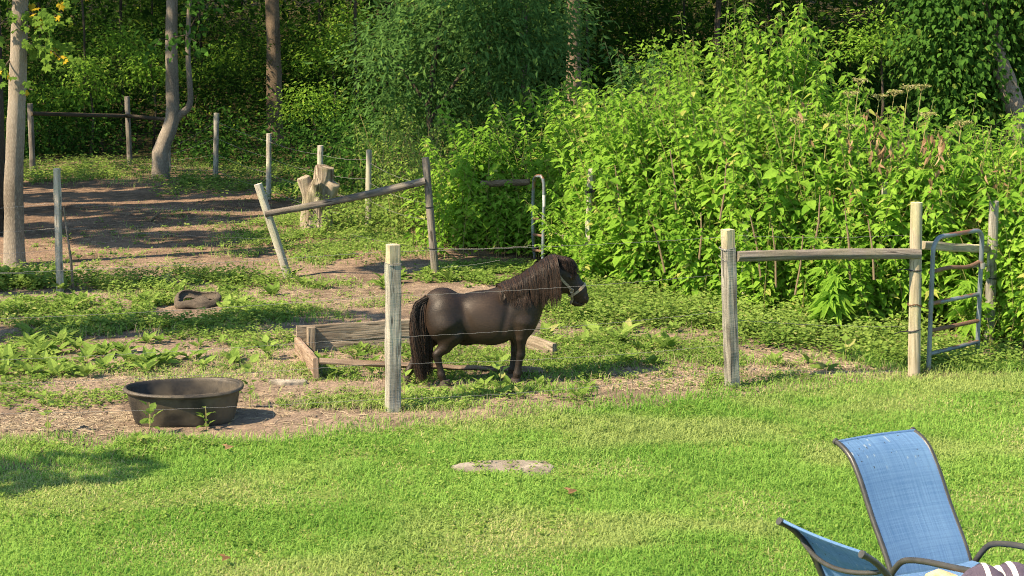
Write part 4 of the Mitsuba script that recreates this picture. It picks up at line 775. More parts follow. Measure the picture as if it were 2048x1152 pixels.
# straw lying on the bare soil
ST = []
for e, n in (((110, 850, 190, 40), 1100), ((620, 810, 260, 40), 500), ((1600, 735, 200, 30), 1300), ((1300, 765, 160, 18), 500), ((560, 700, 200, 45), 500), ((300, 760, 220, 30), 600), ((300, 470, 240, 70), 500), ((650, 590, 150, 35), 350)):
    p = inell(n, spot(*e), r); c = onground(p, .006); az = r.random(len(p)) * 6.283; L_ = r.uniform(.03, .16, len(p))[:, None]; t = np.stack([np.cos(az), np.sin(az), r.normal(0, .08, len(p))], 1) * L_; sd = np.stack([-np.sin(az), np.cos(az), 0 * az], 1) * .0022
    V = np.stack([c - t / 2 - sd, c - t / 2 + sd, c + t / 2 + sd, c + t / 2 - sd, c + [0, 0, .004]], 1).reshape(-1, 3); F = (np.array([[0, 1, 4], [1, 2, 4], [2, 3, 4], [3, 0, 4]])[None] + (np.arange(len(p)) * 5)[:, None, None]).reshape(-1, 3)
    ST.append((V, F, np.repeat(np.stack([r.random(len(p)), r.random(len(p))], 1), 5, 0)))
for e, n, h in (((250, 640, 380, 60), 1500, .09), ((860, 740, 330, 60), 1800, .07), ((1260, 700, 260, 85), 2200, .08), ((950, 805, 450, 28), 2200, .06), ((200, 890, 420, 26), 1200, .05), ((1560, 740, 320, 30), 1200, .08), ((700, 470, 260, 60), 1200, .09)):
    ST.append(blades(inell(n, spot(*e), r, .42), h, r, .0022))
thing('straw', 'dry straw stalks strewn over the bare soil', 'straw', kind='stuff'); put('straw', join(ST), 'straw_mat')

# broadleaved weeds that stand out one by one
def dock(px, py, size, nl, lab='broad leaved weed growing out of the bare paddock soil', grp='broad leaved weeds in the paddock', up=.25, tm=None, stalk=0.):
    c = drop(Gp(px, py), -.01)
    if abs(px - 390) < 62 and 590 < py < 645: return
    k = thing('broadleaf_weed', lab, 'weed', grp); n = nl; a = np.arange(n) * 2.4 + r.random() * 6; rad = np.stack([np.cos(a), np.sin(a), 0 * a], 1)
    up = max(up, .62); size = size * .8; lift = r.uniform(.15, 1.3, n); pos = c + rad * .02 + np.array([0, 0, 1.0]) * (r.uniform(.01, .05, n) + stalk * np.linspace(0, 1, n))[:, None]; d = rad + np.array([0, 0, 1.0]) * (lift * up * 2)[:, None]
    v, f, uv = leaves(pos, d, np.array([0, 0, 1.0]) + .3 * r.normal(size=(n, 3)) - rad * .7 * lift[:, None], size * r.uniform(.6, 1.15, n), tm or OV, r); m = len(v) // n; ft = f[:len(f) // n]
    for q in range(n): part(k, 'leaf', (v[q * m:(q + 1) * m], ft, uv[q * m:(q + 1) * m]), 'weed_leaf')
    part(k, 'stem', tube(np.array([c - [0, 0, .03], c + [.005, 0, .05 + stalk * .5], c + [.0, .005, .06 + stalk]]), [.005, .004, .002], 5), 'stem_mat')
for q in range(44): dock(r.normal(130, 95), r.normal(722, 22), .21, 8, 'bright broad leaved weed in the patch behind the tub at the left edge', 'broad leaved weeds left of the tub')
for q in range(12): dock(r.uniform(300, 560), r.uniform(690, 745), .16, 6, 'small weed scattered on the bare soil between tub and garden bed', 'weeds between tub and bed')
for q in range(34): dock(r.normal(1255, 80), r.normal(665, 40), .19, 8, 'broad leaved weed on the green bank in front of the pony', 'weeds in front of the pony')
for q in range(18): dock(r.uniform(830, 1180), r.uniform(768, 800), r.uniform(.08, .15), 6, 'leafy weed along the fence line at the pony hooves', 'weeds at the pony hooves')
for q in range(16): dock(r.uniform(640, 1080), r.uniform(700, 765), .14, 6, 'weed growing in the middle of the broken garden bed', 'weeds in the garden bed')
for q in range(30): dock(r.uniform(20, 560), r.uniform(565, 640), .22, 8, 'leafy weed in the green band around the old tyre', 'weeds around the old tyre')
for q in range(12): dock(r.uniform(560, 900), r.uniform(540, 585), .20, 7, 'weed in the strip below the leaning rail posts', 'weeds below the leaning posts')
for q in range(8): dock(r.uniform(1500, 1780), r.uniform(690, 745), .15, 6, 'small weed on the strawy ground under the horizontal rail', 'weeds under the rail')
for px, py, lab, sz, stk in ((96, 868, 'single tall leafy weed in the straw at the left edge of the picture', .11, .30), (300, 868, 'leafy weed growing against the left end of the tub', .13, .2), (412, 858, 'small weed in front of the tub', .10, .14), (500, 812, 'tall weed standing right of the tub', .12, .34), (536, 720, 'upright dark leaved weed on the bare soil beyond the tub', .15, .12), (660, 690, 'bright weed inside the raised bed near its corner post', .12, .14), (714, 690, 'weed inside the raised bed beside the fence post', .12, .2), (808, 808, 'dark narrow leaved weed at the foot of the near fence post', .14, .2), (275, 895, 'pale single leaf weed on the soil edge below the tub', .12, .05), (1000, 792, 'large leafy weed right under the pony\'s front hooves', .15, .26), (1335, 712, 'big lobed pale green weed left of the leaning squared post', .26, .12), (1690, 722, 'dark wilted weed on the bare ground left of the round gate post', .16, .15)):
    dock(px, py, sz, 9, lab, None, .2, OVW if 'lobed' not in lab else MAP, stk)

# the thicket behind the pony, denser and taller to the back
r = rg(202); FL = np.array([Gp(*q)[:2] for q in [(880, 500), (1000, 518), (1110, 524), (1160, 560), (1250, 598), (1400, 622), (1500, 640), (1700, 668), (1850, 690), (2048, 712), (2250, 730)]])
FLU = np.concatenate([[0], np.cumsum(np.linalg.norm(np.diff(FL, axis=0), axis=1))])
def thick(n, d0, d1, u0=0., u1=1.):
    t_ = r.uniform(u0, u1, n) * FLU[-1]; dep = r.uniform(d0, d1, n); return np.stack([np.interp(t_, FLU, FL[:, 0]) + .25 * dep, np.interp(t_, FLU, FL[:, 1]) + dep], 1), dep
def hmax(p): return np.interp(p[:, 0], [-1, .2, 1.2, 2.6, 4.0, 5.2, 6.5], [1.75, 2.0, 2.25, 2.4, 2.15, 2.1, 2.1]) * (.92 + .16 * meshkit.noise(np.column_stack([p * 1.1, p[:, 0] * 0])))
LMs, SMs = [], []
for n, d0, d1, hf0, nl, sz, tm in ((210, .1, .7, .42, 46, .115, OV), (220, .5, 1.2, .80, 66, .145, OV), (200, 1.1, 2.2, 1.02, 70, .14, OV), (130, 2.0, 4.0, 1.08, 56, .15, OV), (90, .3, 1.2, .7, 20, .20, OVW), (200, .15, 1.0, .6, 70, .07, OVW), (170, .9, 2.0, .98, 80, .085, simple(.42, .1))):
    p, dep = thick(n, d0, d1); p[:, 0] += r.normal(0, .1, n); h = hmax(p) * hf0 * r.uniform(.84, 1.06, n); ok = ~((np.abs(p[:, 0] - 4.1) < .55) & (p[:, 1] < 17.6)) & ((meshkit.fbm(np.column_stack([p * 1.4, p[:, 0] * 0 + d0]), 2, 31) > .41) | (d0 < .2))
    p, h = p[ok], h[ok]; l, s_ = plants(onground(p), h, .5, nl, sz, tm, r, .12, .4, .22, .13); LMs.append(l); SMs.append(s_)
k = thing('thicket', 'dense sunlit thicket of tall broad leaved weeds filling the space behind the fence', 'thicket', kind='stuff')
put('thicket__leaves', join(LMs), 'thicket_leaf'); put('thicket__stems', join(SMs), 'stem_mat'); labels['thicket__leaves'] = {'kind': 'stuff'}; labels['thicket__stems'] = {'kind': 'stuff'}
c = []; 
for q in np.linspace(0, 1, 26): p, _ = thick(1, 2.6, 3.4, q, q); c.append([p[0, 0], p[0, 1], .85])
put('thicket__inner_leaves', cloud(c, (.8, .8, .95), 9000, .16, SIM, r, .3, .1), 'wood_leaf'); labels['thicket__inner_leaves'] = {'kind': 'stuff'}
# dead wilted leaves and stalks in it
dl, dstm = [], []
for px, py, n in ((1765, 300, 26), (1745, 250, 22), (1868, 290, 16), (1880, 335, 14), (1460, 320, 5), (1700, 380, 10), (1990, 340, 8), (1830, 300, 12), (1600, 240, 5), (1690, 270, 8), (1665, 420, 8)):
    cc_ = Dp(px, py, np.interp(cc0 := (px - 1024) / 200, FL[:, 0], FL[:, 1]) + .75); pos = cc_ + r.normal(size=(n, 3)) * [.07, .12, .13]; dl.append(leaves(pos, np.array([0, 0, -1.0]) + .35 * r.normal(size=(n, 3)), r.normal(size=(n, 3)), .11 * r.uniform(.6, 1.2, n), NAR, r))
put('thicket__dead_leaves', join(dl), 'dry_leaf'); labels['thicket__dead_leaves'] = {'kind': 'stuff', 'label': 'brown withered leaves hanging in bunches'}

for i_, (x0, y0, x1, y1) in enumerate(((1544, 452, 1552, 575), (1606, 470, 1590, 590), (1500, 430, 1522, 560), (1296, 420, 1330, 545), (1402, 425, 1398, 520), (1690, 420, 1700, 560), (1230, 330, 1240, 470), (1452, 330, 1440, 440), (1640, 390, 1628, 500), (1340, 300, 1352, 420), (1736, 440, 1748, 560))):
    gy = np.interp((x1 - 1024) / FPX * 19, FL[:, 0], FL[:, 1]) + .12; put(num('thicket__dead_stalk'), tube(np.array([Dp(x0, y0, gy + .1), Dp((x0 + x1) / 2 + 3, (y0 + y1) / 2, gy + .05), Dp(x1, y1, gy)]), [.006, .010, .012], 6, True, .2, i_), 'straw_mat')
def shrub(name, lab, cat, base, n, h, spread, nl, sz, tm, mat, group=None, lean=.5, br=.12, start=.15, droop=.4, taper=.45):
    k = thing(name, lab, cat, group); p = np.asarray(base)[:2] + r.normal(size=(n, 2)) * spread; hh = h * r.uniform(.72, 1.0, n) * np.exp(-(np.linalg.norm(p - np.asarray(base)[:2], axis=1) / (spread * 3.4)) ** 2)
    l, s_ = plants(onground(p), hh, lean, nl, sz, tm, r, start, droop, taper, br); put(k + '__foliage', l, mat); put(k + '__stems', s_, 'stem_mat'); labels[k + '__foliage'] = {'kind': 'stuff'}; labels[k + '__stems'] = {'kind': 'stuff'}; return k
shrub('tall_shrub', 'tall bright shrub with drooping pointed leaves rising highest out of the thicket', 'shrub', Dp(1575, 300, 21.6), 60, 3.75, .42, 100, .14, OV, 'shrub_leaf', None, .6, .16, .3, .55, .25)
shrub('tall_shrub', 'slender tall shrub left of the highest one, its shoots against the dark wood', 'shrub', Dp(1440, 250, 22.3), 44, 3.6, .36, 84, .135, simple(.42, .1), 'shrub_leaf', None, .5, .14, .3, .55, .3)
shrub('tall_shrub', 'bright arching shrub with shoots at the right of the highest shrub', 'shrub', Dp(1670, 300, 20.9), 30, 2.8, .26, 72, .135, OV, 'shrub_leaf', None, .7, .14, .3, .55, .25)
shrub('tall_shrub', 'dim bluish shrub at the left behind the thicket top', 'shrub', Dp(1290, 250, 24.5), 40, 3.1, .5, 64, .14, OV, 'fine_leaf', None, .6, .15, .2, .4, .25)
shrub('tall_shrub', 'bright rounded shrub filling the thicket below the highest shoots', 'shrub', Dp(1540, 300, 20.6), 46, 2.75, .5, 90, .14, OV, 'shrub_leaf', None, .6, .14, .25, .4, .25)
shrub('tall_shrub', 'leafy rounded top of the thicket right above the pony head', 'shrub', Dp(1300, 300, 20.9), 46, 2.6, .42, 80, .135, OV, 'thicket_leaf', None, .6, .15, .2, .4, .25)
el = shrub('elder_shrub', 'yellowish elder shrub with flat flower heads and withered leaves above the gate', 'shrub', Dp(1830, 400, 18.5), 54, 2.35, .55, 30, .26, PAL, 'thicket_leaf', None, .5, .12, .2)
for px, py, sz, dd in ((1818, 172, .14, 19.4), (1790, 182, .15, 19.5), (1845, 170, .15, 19.6), (1760, 190, .14, 19.4), (1720, 158, .14, 19.3), (1595, 238, .17, 19.2), (1700, 250, .15, 18.7), (1855, 226, .15, 18.5), (1925, 243, .16, 18.9), (1660, 230, .16, 19.0), (1905, 262, .13, 18.6), (1700, 185, .15, 19.8)):
    c = Dp(px, py, dd); n = 110; a = r.random(n) * 6.283; q = np.sqrt(r.random(n)) * sz * .62; pos = c + np.stack([q * np.cos(a), q * np.sin(a), -.12 * q + r.normal(0, .006, n)], 1)
    part(el, 'flower_head', leaves(pos, r.normal(size=(n, 3)) * [1, 1, .4], np.array([0, 0, 1.0]) + .3 * r.normal(size=(n, 3)), .030, SIM, r), 'umbel')
    ms = [tube(np.array([c - [.02, 0, .16], c - [.01, 0, .07], c + [sz * .4 * math.cos(q_), sz * .4 * math.sin(q_), -.005]]), .0035, 4, False) for q_ in np.arange(6) * 1.05] + [tube(np.array([c - [.05, 0, .5], c - [.02, 0, .16]]), .005, 5, False)]
    part(el, 'flower_stalk', join(ms), 'stem_mat')
k = shrub('tall_weed', 'single tall weed stem with a leafy top against the dark gap', 'weed', Dp(1778, 300, 20.2), 3, 2.75, .05, 26, .15, OVW, 'shrub_leaf', None, .15, .05, .5)
shrub('leafy_bush', 'large leaved bush crowding the round post at the right edge', 'bush', Dp(2040, 500, 17.6), 26, 1.95, .32, 34, .17, OVW, 'thicket_leaf', None, .5, .1, .1)
shrub('leafy_bush', 'tangled low bush grown through the rungs of the small gate', 'bush', Dp(1955, 690, 16.95), 20, .95, .16, 40, .06, OV, 'thicket_leaf', None, .6, .12, .05)
shrub('leafy_bush', 'bright yellow green bush between the leaning rail and the thicket', 'bush', Dp(842, 430, 25.6), 34, 1.8, .36, 60, .10, OV, 'weed_leaf', None, .6, .14, .05)
shrub('leafy_bush', 'sunlit bush right of the pale back fence post', 'bush', Dp(785, 400, 28.2), 30, 1.9, .5, 50, .10, OV, 'weed_leaf', None, .6, .14, .05)
shrub('leafy_bush', 'green growth around the foot of the tree stump', 'bush', Dp(690, 440, 25.5), 26, .75, .34, 40, .08, OV, 'weed_leaf', None, .6, .14, .05)
shrub('leafy_bush', 'shaded dark leaved bush behind the leaning post and the pipe gate', 'bush', Dp(960, 420, 23.8), 44, 1.9, .55, 50, .13, OV, 'thicket_leaf', None, .5, .12, .05)
shrub('leafy_bush', 'low leafy bush hiding the foot of the split post behind the pony head', 'bush', Dp(1178, 500, 20.45), 16, .95, .14, 44, .12, OV, 'thicket_leaf', None, .6, .14, .05)
shrub('leafy_bush', 'low leafy clump at the foot of the left tree', 'bush', Dp(55, 555, 20.6), 16, .4, .3, 24, .12, OVW, 'weed_leaf', None, .6, .14, .05)

# ------------------------------------------------------------------ trees
r = rg(303)
def trunk(parent, pts, rad, mat='bark_grey', sides=16, name='trunk', rough=.10, seed=1, flare=.35, n=40):
    from scipy.interpolate import PchipInterpolator as PC
    pts = np.array(pts, float); L = np.concatenate([[0], np.cumsum(np.linalg.norm(np.diff(pts, axis=0), axis=1))]); s = np.linspace(0, L[-1], n); p = np.stack([PC(L, pts[:, q])(s) for q in range(3)], 1)
    rr = np.interp(s, L, np.broadcast_to(rad, len(pts))); rr = rr * (1 + flare * np.exp(-s / (rr[0] * 2.2))); v, f, uv = tube(p, rr, sides, True, rough, seed, 3.0); return part(parent, name, (v, f, uv), mat, True)
def sh(x, y, z): return (x + SUN[0] / SUN[2] * z, y + SUN[1] / SUN[2] * z, z)      # where leaves at height z hang when their shade falls on (x, y)
lt = thing('left_tree', 'smooth grey tree trunk at the left edge with a spray of yellowing lobed leaves', 'tree')
b = drop(Gp(30, 532)); d = b[1]
trunk(lt, [b - [0, 0, .25], b, Dp(27, 400, d), Dp(32, 250, d), Dp(37, 120, d), Dp(41, -10, d), Dp(44, -200, d), Dp(60, -500, d) + [.1, 0, 0], Dp(70, -900, d)], [.125, .12, .118, .112, .102, .095, .09, .075, .05])
def spray(parent, pts, n, size, tm, mat, name='leaf_spray', sp=.12, droop=.5):
    pts = np.array(pts); k = part(parent, name + '_twig', tube(pts, np.linspace(.012, .004, len(pts)), 6), 'bark_dark'); L = np.linspace(0, 1, len(pts)); s = r.random(n) ** .8
    p = np.stack([np.interp(s, L, pts[:, q]) for q in range(3)], 1) + r.normal(size=(n, 3)) * sp * [1, 1, .8]; dr_ = unit(pts[-1] - pts[0])
    M_ = leaves(p, dr_ * .5 + .7 * r.normal(size=(n, 3)) * [1, 1, .4] - np.array([0, 0, droop]), np.array([-.3, -.9, .8]) + .45 * r.normal(size=(n, 3)), size * r.uniform(.6, 1.2, n), tm, r)
    if tm is not MAP: labels[part(parent, name, M_, mat)] = {'kind': 'stuff'}; return
    m = len(M_[0]) // n
    for q in range(n): part(parent, 'leaf', (M_[0][q * m:(q + 1) * m], M_[1][:len(M_[1]) // n], M_[2][q * m:(q + 1) * m]), mat)
for A_, B_, C_, n in (((48, 20), (90, 40), (125, 25), 34), ((50, 85), (95, 95), (140, 130), 48), ((52, 60), (75, 40), (85, 60), 14), ((45, 165), (58, 178), (66, 180), 4), ((24, 30), (10, 40), (-10, 60), 10), ((20, 120), (8, 135), (-8, 150), 9), ((47, -20), (100, -25), (150, -10), 20), ((30, -30), (0, -25), (-40, 10), 14)):
    spray(lt, [Dp(*A_, d), Dp(*B_, d - .3), Dp(*C_, d - .5)], n, .17, MAP, 'maple_leaf', sp=.10)
k = part(lt, 'crown', cloud([(b[0] + .5, d + .5, 10.3), (b[0] - 1.5, d, 11), (b[0] + 1.2, d + 1.6, 11.5)], (2.0, 2.0, 1.6), 2600, .28, OVW, r), 'wood_leaf'); labels[k] = {'kind': 'stuff'}
part(lt, 'bough_foliage', cloud([sh(-1.0, 22.1, 6.2), sh(-.4, 22.3, 6.3), sh(.2, 22.7, 6.4), sh(.9, 23.1, 6.2), sh(1.5, 23.5, 6.5), sh(.1, 23.5, 6.6), sh(.8, 24.0, 6.7)], (.7, .42, .4), 2600, .18, OVW, r), 'wood_leaf'); part(lt, 'bough', tube(np.array([Dp(50, -500, d), Dp(50, -500, d) + [.5, -.9, .6], sh(.1, 22.5, 6.4)]), [.05, .035, .015], 6), 'bark_grey')  # unseen leaves and limb, added above the frame to shade the thicket's left end
lb = thing('bough_tree', 'dark trunk cut off by the left edge of the picture', 'tree')
b = drop(Gp(-14, 470)); d = b[1]; trunk(lb, [b - [0, 0, .2], b, Dp(-6, 400, d), Dp(-12, 250, d), Dp(-20, 0, d), Dp(-30, -300, d), Dp(-30, -700, d)], [.17, .16, .15, .14, .13, .11, .08], 'bark_dark')
lob = [sh(-4.6, 24.6, 8), sh(-6.6, 25.6, 8.5), sh(-5.2, 26.6, 8.5), sh(-6.4, 28.0, 8), sh(-4.4, 28.6, 8.5), sh(-7.2, 29.8, 8), sh(-5.6, 30.4, 8), sh(-5.0, 32., 8.5), sh(-3.2, 28.9, 9), sh(-3.6, 31.2, 9), sh(-7.4, 32, 9)]
part(lb, 'crown', cloud(lob, (1.3, .66, .5), 9500, .22, OVW, r), 'wood_leaf')
ot = thing('shade_tree', 'broad tree standing left of the view whose boughs shade the paddock and the lawn corner', 'tree')
trunk(ot, [(-11.5, 13.2, -.2), (-11.4, 13.2, 2), (-11.0, 13.3, 4.5), (-10.8, 13.4, 7.5)], [.25, .22, .18, .1], 'bark_grey')
part(ot, 'bough', tube(np.array([(-11.1, 13.3, 4.2), (-10.5, 11.8, 5.4), (-9.6, 10.2, 6.0)]), [.09, .07, .04], 8), 'bark_grey'); part(ot, 'bough', tube(np.array([(-11.0, 13.3, 5), (-10.8, 14.6, 6.4), (-10.4, 15.4, 6.9)]), [.09, .07, .04], 8), 'bark_grey')
lob = [sh(-3.9, 11.95, 6), sh(-4.6, 12.2, 6.2), sh(-3.2, 12.3, 6.1), sh(-5.2, 17.4, 7), sh(-4.3, 17.5, 7), sh(-3.4, 17.75, 7.1), sh(-2.6, 18.0, 7), sh(-1.9, 18.35, 7), sh(-5.6, 20.4, 7.4), sh(-4.6, 20.6, 7.6), sh(-3.6, 21.0, 7.3)]
part(ot, 'crown', cloud(lob, (.66, .34, .4), 2600, .17, OVW, r), 'wood_leaf')
ft = thing('forked_tree', 'grey tree trunk with a kinked base and a thin side stem forking to the right', 'tree')
b = drop(Gp(322, 358)); d = b[1]
trunk(ft, [b - [0, 0, .2], b, Dp(320, 310, d), Dp(338, 262, d), Dp(346, 225, d), Dp(343, 120, d), Dp(344, 0, d), Dp(346, -200, d), Dp(350, -600, d)], [.17, .155, .14, .135, .125, .112, .105, .095, .06], flare=.25)
trunk(ft, [Dp(344, 248, d), Dp(358, 230, d), Dp(377, 215, d), Dp(381, 195, d), Dp(376, 110, d), Dp(378, 30, d - .1), Dp(385, -80, d - .2)], [.10, .075, .060, .055, .046, .042, .03], name='side_stem', flare=.0)
for A_, B_, C_, n in (((345, 75), (370, 70), (395, 85), 40), ((340, 80), (320, 78), (308, 95), 24), ((378, 60), (395, 30), (410, 10), 30), ((346, -10), (400, 5), (430, 0), 36)): spray(ft, [Dp(*A_, d), Dp(*B_, d - .4), Dp(*C_, d - .6)], n, .13, OVW, 'vine_leaf', sp=.16)
part(ft, 'crown', cloud([(b[0], d, 9), (b[0] + 1.4, d + 1, 10)], (2.4, 2.2, 2.0), 2200, .30, OVW, r), 'wood_leaf')
def tree(name, lab, px, py, dd, rad, pts, mat='bark_grey', cz=10., seed=1):
    k = thing(name, lab, 'tree'); b = Dp(px, py, dd); b[2] = float(terrain(b[0], b[1])); trunk(k, [b - [0, 0, .2], b] + [Dp(x_, y_, dd) for x_, y_ in pts], np.linspace(rad, rad * .7, len(pts) + 2), mat, seed=seed)
    tp = Dp(*pts[-1], dd); part(k, 'crown', cloud([(tp[0], dd, cz), (tp[0] + 1.5, dd + 1, cz + 1)], (2.8, 2.8, 2.3), 2400, .32, OVW, r), 'wood_leaf'); return k
tree('straight_tree', 'straight brown trunk rising out of the brush in the dark wood, dappled with sun', 550, 290, 40, .19, [(549, 200), (548, 150), (547, 80), (544, 0), (542, -200), (540, -500)], 'bark_brown', seed=4)
tree('shaded_tree', 'dim grey trunk right of the fine leaved tree at the top centre', 1147, 290, 34, .16, [(1147, 190), (1147, 120), (1147, 60), (1147, -20), (1150, -300)], 'bark_brown', seed=5)
tree('shaded_tree', 'thin dark trunk low in the gap left of the dim grey trunk', 1053, 225, 36, .10, [(1053, 190), (1050, 150), (1046, 0), (1040, -300)], 'bark_dark', seed=6)
vt = thing('vine_tree', 'leaning grey trunk cloaked in hanging vine leaves at the top right', 'tree')
b = Dp(2040, 260, 24); d = 24; b[2] = 0.
trunk(vt, [b + [.05, 0, 0], Dp(2034, 240, d), Dp(2015, 170, d), Dp(1992, 110, d), Dp(1975, 30, d), Dp(1965, -60, d), Dp(1960, -400, d)], [.15, .14, .13, .125, .115, .10, .06], 'bark_grey', flare=.2)
cs = [(Dp(1900, 60, d + .2), .6), (Dp(1885, 140, d), .52), (Dp(1925, 215, d + .2), .5), (Dp(1960, 20, d + .3), .6), (Dp(1890, -20, d), .55), (Dp(2050, 60, d + .6), .7), (Dp(2060, 160, d + .7), .6), (Dp(1985, 160, d + .5), .5), (Dp(1940, 110, d), .5), (Dp(2080, -40, d), .7), (Dp(1980, -80, d), .7), (Dp(1905, 260, d + .2), .4), (Dp(1990, 265, d + .7), .45)]
part(vt, 'vine_foliage', cloud([c for c, _ in cs], np.array([q for _, q in cs]), 15000, .088, OVW, r, .9, .4, 22), 'vine_leaf')
part(vt, 'crown', cloud([Dp(1960, -500, d), Dp(2000, -700, d)], (1.8, 1.8, 1.4), 1500, .3, OVW, r), 'wood_leaf')
mt = thing('fine_leaved_tree', 'small spreading tree of fine dull green leaves at the top centre', 'tree'); d = 29.
b = Dp(868, 300, d); b[2] = 0; trunk(mt, [b - [0, 0, .1], Dp(862, 280, d), Dp(858, 220, d), Dp(865, 150, d), Dp(880, 60, d), Dp(890, -60, d)], [.06, .055, .05, .045, .035, .02], 'bark_dark', 8)
trunk(mt, [Dp(860, 240, d), Dp(900, 180, d), Dp(950, 110, d), Dp(1000, 40, d)], [.035, .03, .022, .012], 'bark_dark', 8, 'limb', flare=0)
trunk(mt, [Dp(858, 220, d), Dp(820, 160, d), Dp(780, 110, d)], [.035, .025, .012], 'bark_dark', 8, 'limb', flare=0)
cs = [(870, 60, .62), (940, 30, .65), (1010, 60, .6), (1080, 60, .5), (800, 70, .5), (760, 120, .4), (800, 190, .45), (870, 170, .55), (950, 140, .6), (1030, 150, .55), (1100, 130, .45), (920, 230, .5), (850, 250, .4), (1000, 220, .4), (780, 250, .3), (900, -30, .7), (1010, -40, .7), (1120, 30, .4)]
part(mt, 'crown', cloud([Dp(x_, y_, d + .6 * math.sin(x_)) for x_, y_, _ in cs], np.array([q * 1.05 for *_, q in cs]), 17000, .13, simple(.34, .06), r, .5, .45, 34, .9), 'fine_leaf')

# the wood behind: trunks, crowns above the frame that keep it dark, shrubs below
r = rg(404); kk = 0
for iy, y0 in enumerate(np.arange(29, 80, 5.0)):
    for ix, x0 in enumerate(np.arange(-29, 15, 5.4)):
        x_, y_ = x0 + r.uniform(-1.5, 1.5) + (iy % 2) * 2.7, y0 + r.uniform(-1.4, 1.4); vis = abs(x_) < .30 * y_
        if 22 < y_ < 31 and x_ > -8.5: continue                  # open paddock and thicket
        if vis and y_ < 41: y_ += 7
        k = thing('wood_tree', 'slim dark tree of the wood beyond the back fence', 'tree', 'trees of the dark wood'); b = np.array([x_, y_, float(terrain(x_, y_))]); rr = r.uniform(.025, .045) if vis else r.uniform(.05, .1); h = r.uniform(8.5, 11) - b[2] * .5
        part(k, 'trunk', tube(np.array([b - [0, 0, .2], b + [r.normal(0, .1), 0, 2.5], b + [r.normal(0, .2), r.normal(0, .2), h]]), [rr * 1.2, rr, rr * .6], 8, True, .1, kk), 'bark_dark', True)
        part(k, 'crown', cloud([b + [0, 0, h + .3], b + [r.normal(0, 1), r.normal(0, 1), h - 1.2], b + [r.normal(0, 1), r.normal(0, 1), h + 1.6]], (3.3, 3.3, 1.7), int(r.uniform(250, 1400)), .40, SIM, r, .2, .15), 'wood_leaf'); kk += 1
for q in range(96):
    y_ = 34.5 + 24 * r.random() ** 1.2; x_ = r.uniform(-.32, .32) * y_
    y_ += 3.6
    if x_ > -2.5: y_ += 3
    if abs(x_ / y_ * FPX + 1024 - 548) < 75 and y_ < 42: continue
    R_ = r.uniform(1.0, 1.7) * (1 + (y_ - 34) * .008); zc = float(terrain(x_, y_)) + r.uniform(.5, .8 + .07 * (y_ - 33))
    k = thing('woodland_shrub', 'dim green shrub in the shade of the wood', 'shrub', 'shrubs in the wood'); part(k, 'foliage', cloud([(x_, y_, zc), (x_ + r.normal(0, .7), y_ + .4, zc + .6), (x_ + r.normal(0, .8), y_, zc - .5)], (R_, R_ * .8, R_ * .8), 2300, .105, SIM, r, .4, .3, 45), 'wood_leaf')
    part(k, 'stem', tube(np.array([[x_, y_, float(terrain(x_, y_)) - .1], [x_ + .1, y_, zc * .5], [x_, y_, zc]]), [.03, .025, .012], 6), 'bark_dark')
ES = ['between the stump and the dark wood', 'behind the second wire post from the stump', 'left of the post nearest the forked tree', 'right of the pale back fence post', 'touching the forked tree from the right', 'under the long back rail', 'behind the left end of the long rail', 'behind the left tree trunk', 'below the fine leaved tree on its left', 'directly behind the stump top', 'under the fine leaved tree beside the leaning post']
for ei, (px, py, dd, R_, n) in enumerate(((660, 285, 36, 1.0, 1600), (580, 300, 35.5, .9, 1400), (480, 300, 36, .9, 1400), (700, 330, 30, .7, 1300), (420, 290, 37, .8, 1200), (200, 280, 38, 1.1, 1500), (120, 260, 38, .9, 1200), (20, 270, 37, .9, 1200), (740, 250, 33, .9, 1600), (620, 350, 33, .5, 900), (800, 290, 30.5, .8, 1500))):
    k = thing('edge_shrub', 'leafy shrub ' + ES[ei], 'shrub', 'shrubs along the back fence'); c = Dp(px, py, dd); part(k, 'foliage', cloud([c, c + [.6, .2, -.3], c - [.6, .1, .4]], (R_, .6, R_ * .7), n, .10, SIM, r, .4, .3, 18), 'vine_leaf')
    part(k, 'stem', tube(np.array([[c[0], c[1], -.1], [c[0] + .06, c[1], c[2] * .5], c]), [.025, .02, .012], 6), 'bark_dark')
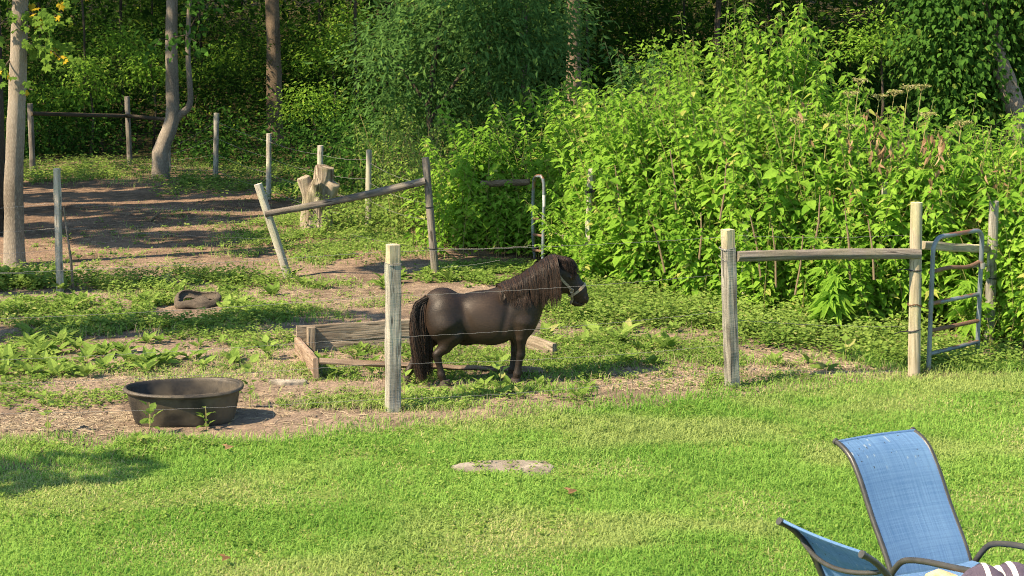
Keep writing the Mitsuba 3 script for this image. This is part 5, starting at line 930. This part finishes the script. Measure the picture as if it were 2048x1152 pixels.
for li, (px, py, dd, R_, lab) in enumerate(((235, 85, 40, .75, 'added young tree coloured yellow green as if sunlit left of the forked tree high in the frame'), (175, 150, 38, .6, 'added young tree coloured pale as if sunlit between the left tree and the forked tree'), (90, 200, 38.5, .5, 'small added young tree coloured bright as if sunlit just right of the left trunk above the long rail'), (300, 130, 39, .5, 'added young tree coloured as if sunlit, touching the left side of the forked trunk'), (660, 90, 41, .7, 'added young tree coloured light green as if sunlit between the straight trunk and the fine leaved tree'), (450, 110, 44, .6, 'added young tree coloured light as if sunlit, midway between the forked tree and the straight trunk'), (700, 40, 43, .6, 'added young tree coloured as if sunlit at the upper left rim of the fine leaved tree'), (1760, 60, 33, .7, 'added young tree coloured yellowish as if sunlit in the dark gap left of the vine tree'), (1340, 120, 31, .7, 'leafy added young tree coloured as if sunlit between the dim trunk and the tall shrubs'), (620, 200, 38, .6, 'added young tree coloured as if sunlit low behind the stump'))):  # added saplings: brighter leaf colour stands in for sunlit patches in the wood
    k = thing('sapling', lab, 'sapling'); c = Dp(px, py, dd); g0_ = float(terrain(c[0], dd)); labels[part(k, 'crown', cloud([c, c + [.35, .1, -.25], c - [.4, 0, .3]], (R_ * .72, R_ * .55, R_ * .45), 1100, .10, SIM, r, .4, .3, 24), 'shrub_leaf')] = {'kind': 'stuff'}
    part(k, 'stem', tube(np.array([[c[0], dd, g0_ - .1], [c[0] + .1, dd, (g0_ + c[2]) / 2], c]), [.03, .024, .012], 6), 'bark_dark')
n = 42000; y_ = r.uniform(44, 74, n); x_ = r.uniform(-.36, .36, n) * y_; pt = np.stack([x_, y_, terrain(x_, y_) + r.random(n) ** 1.2 * 6.5], 1); m = meshkit.fbm(pt * .55, 3, 7) > .44; pt = pt[m]
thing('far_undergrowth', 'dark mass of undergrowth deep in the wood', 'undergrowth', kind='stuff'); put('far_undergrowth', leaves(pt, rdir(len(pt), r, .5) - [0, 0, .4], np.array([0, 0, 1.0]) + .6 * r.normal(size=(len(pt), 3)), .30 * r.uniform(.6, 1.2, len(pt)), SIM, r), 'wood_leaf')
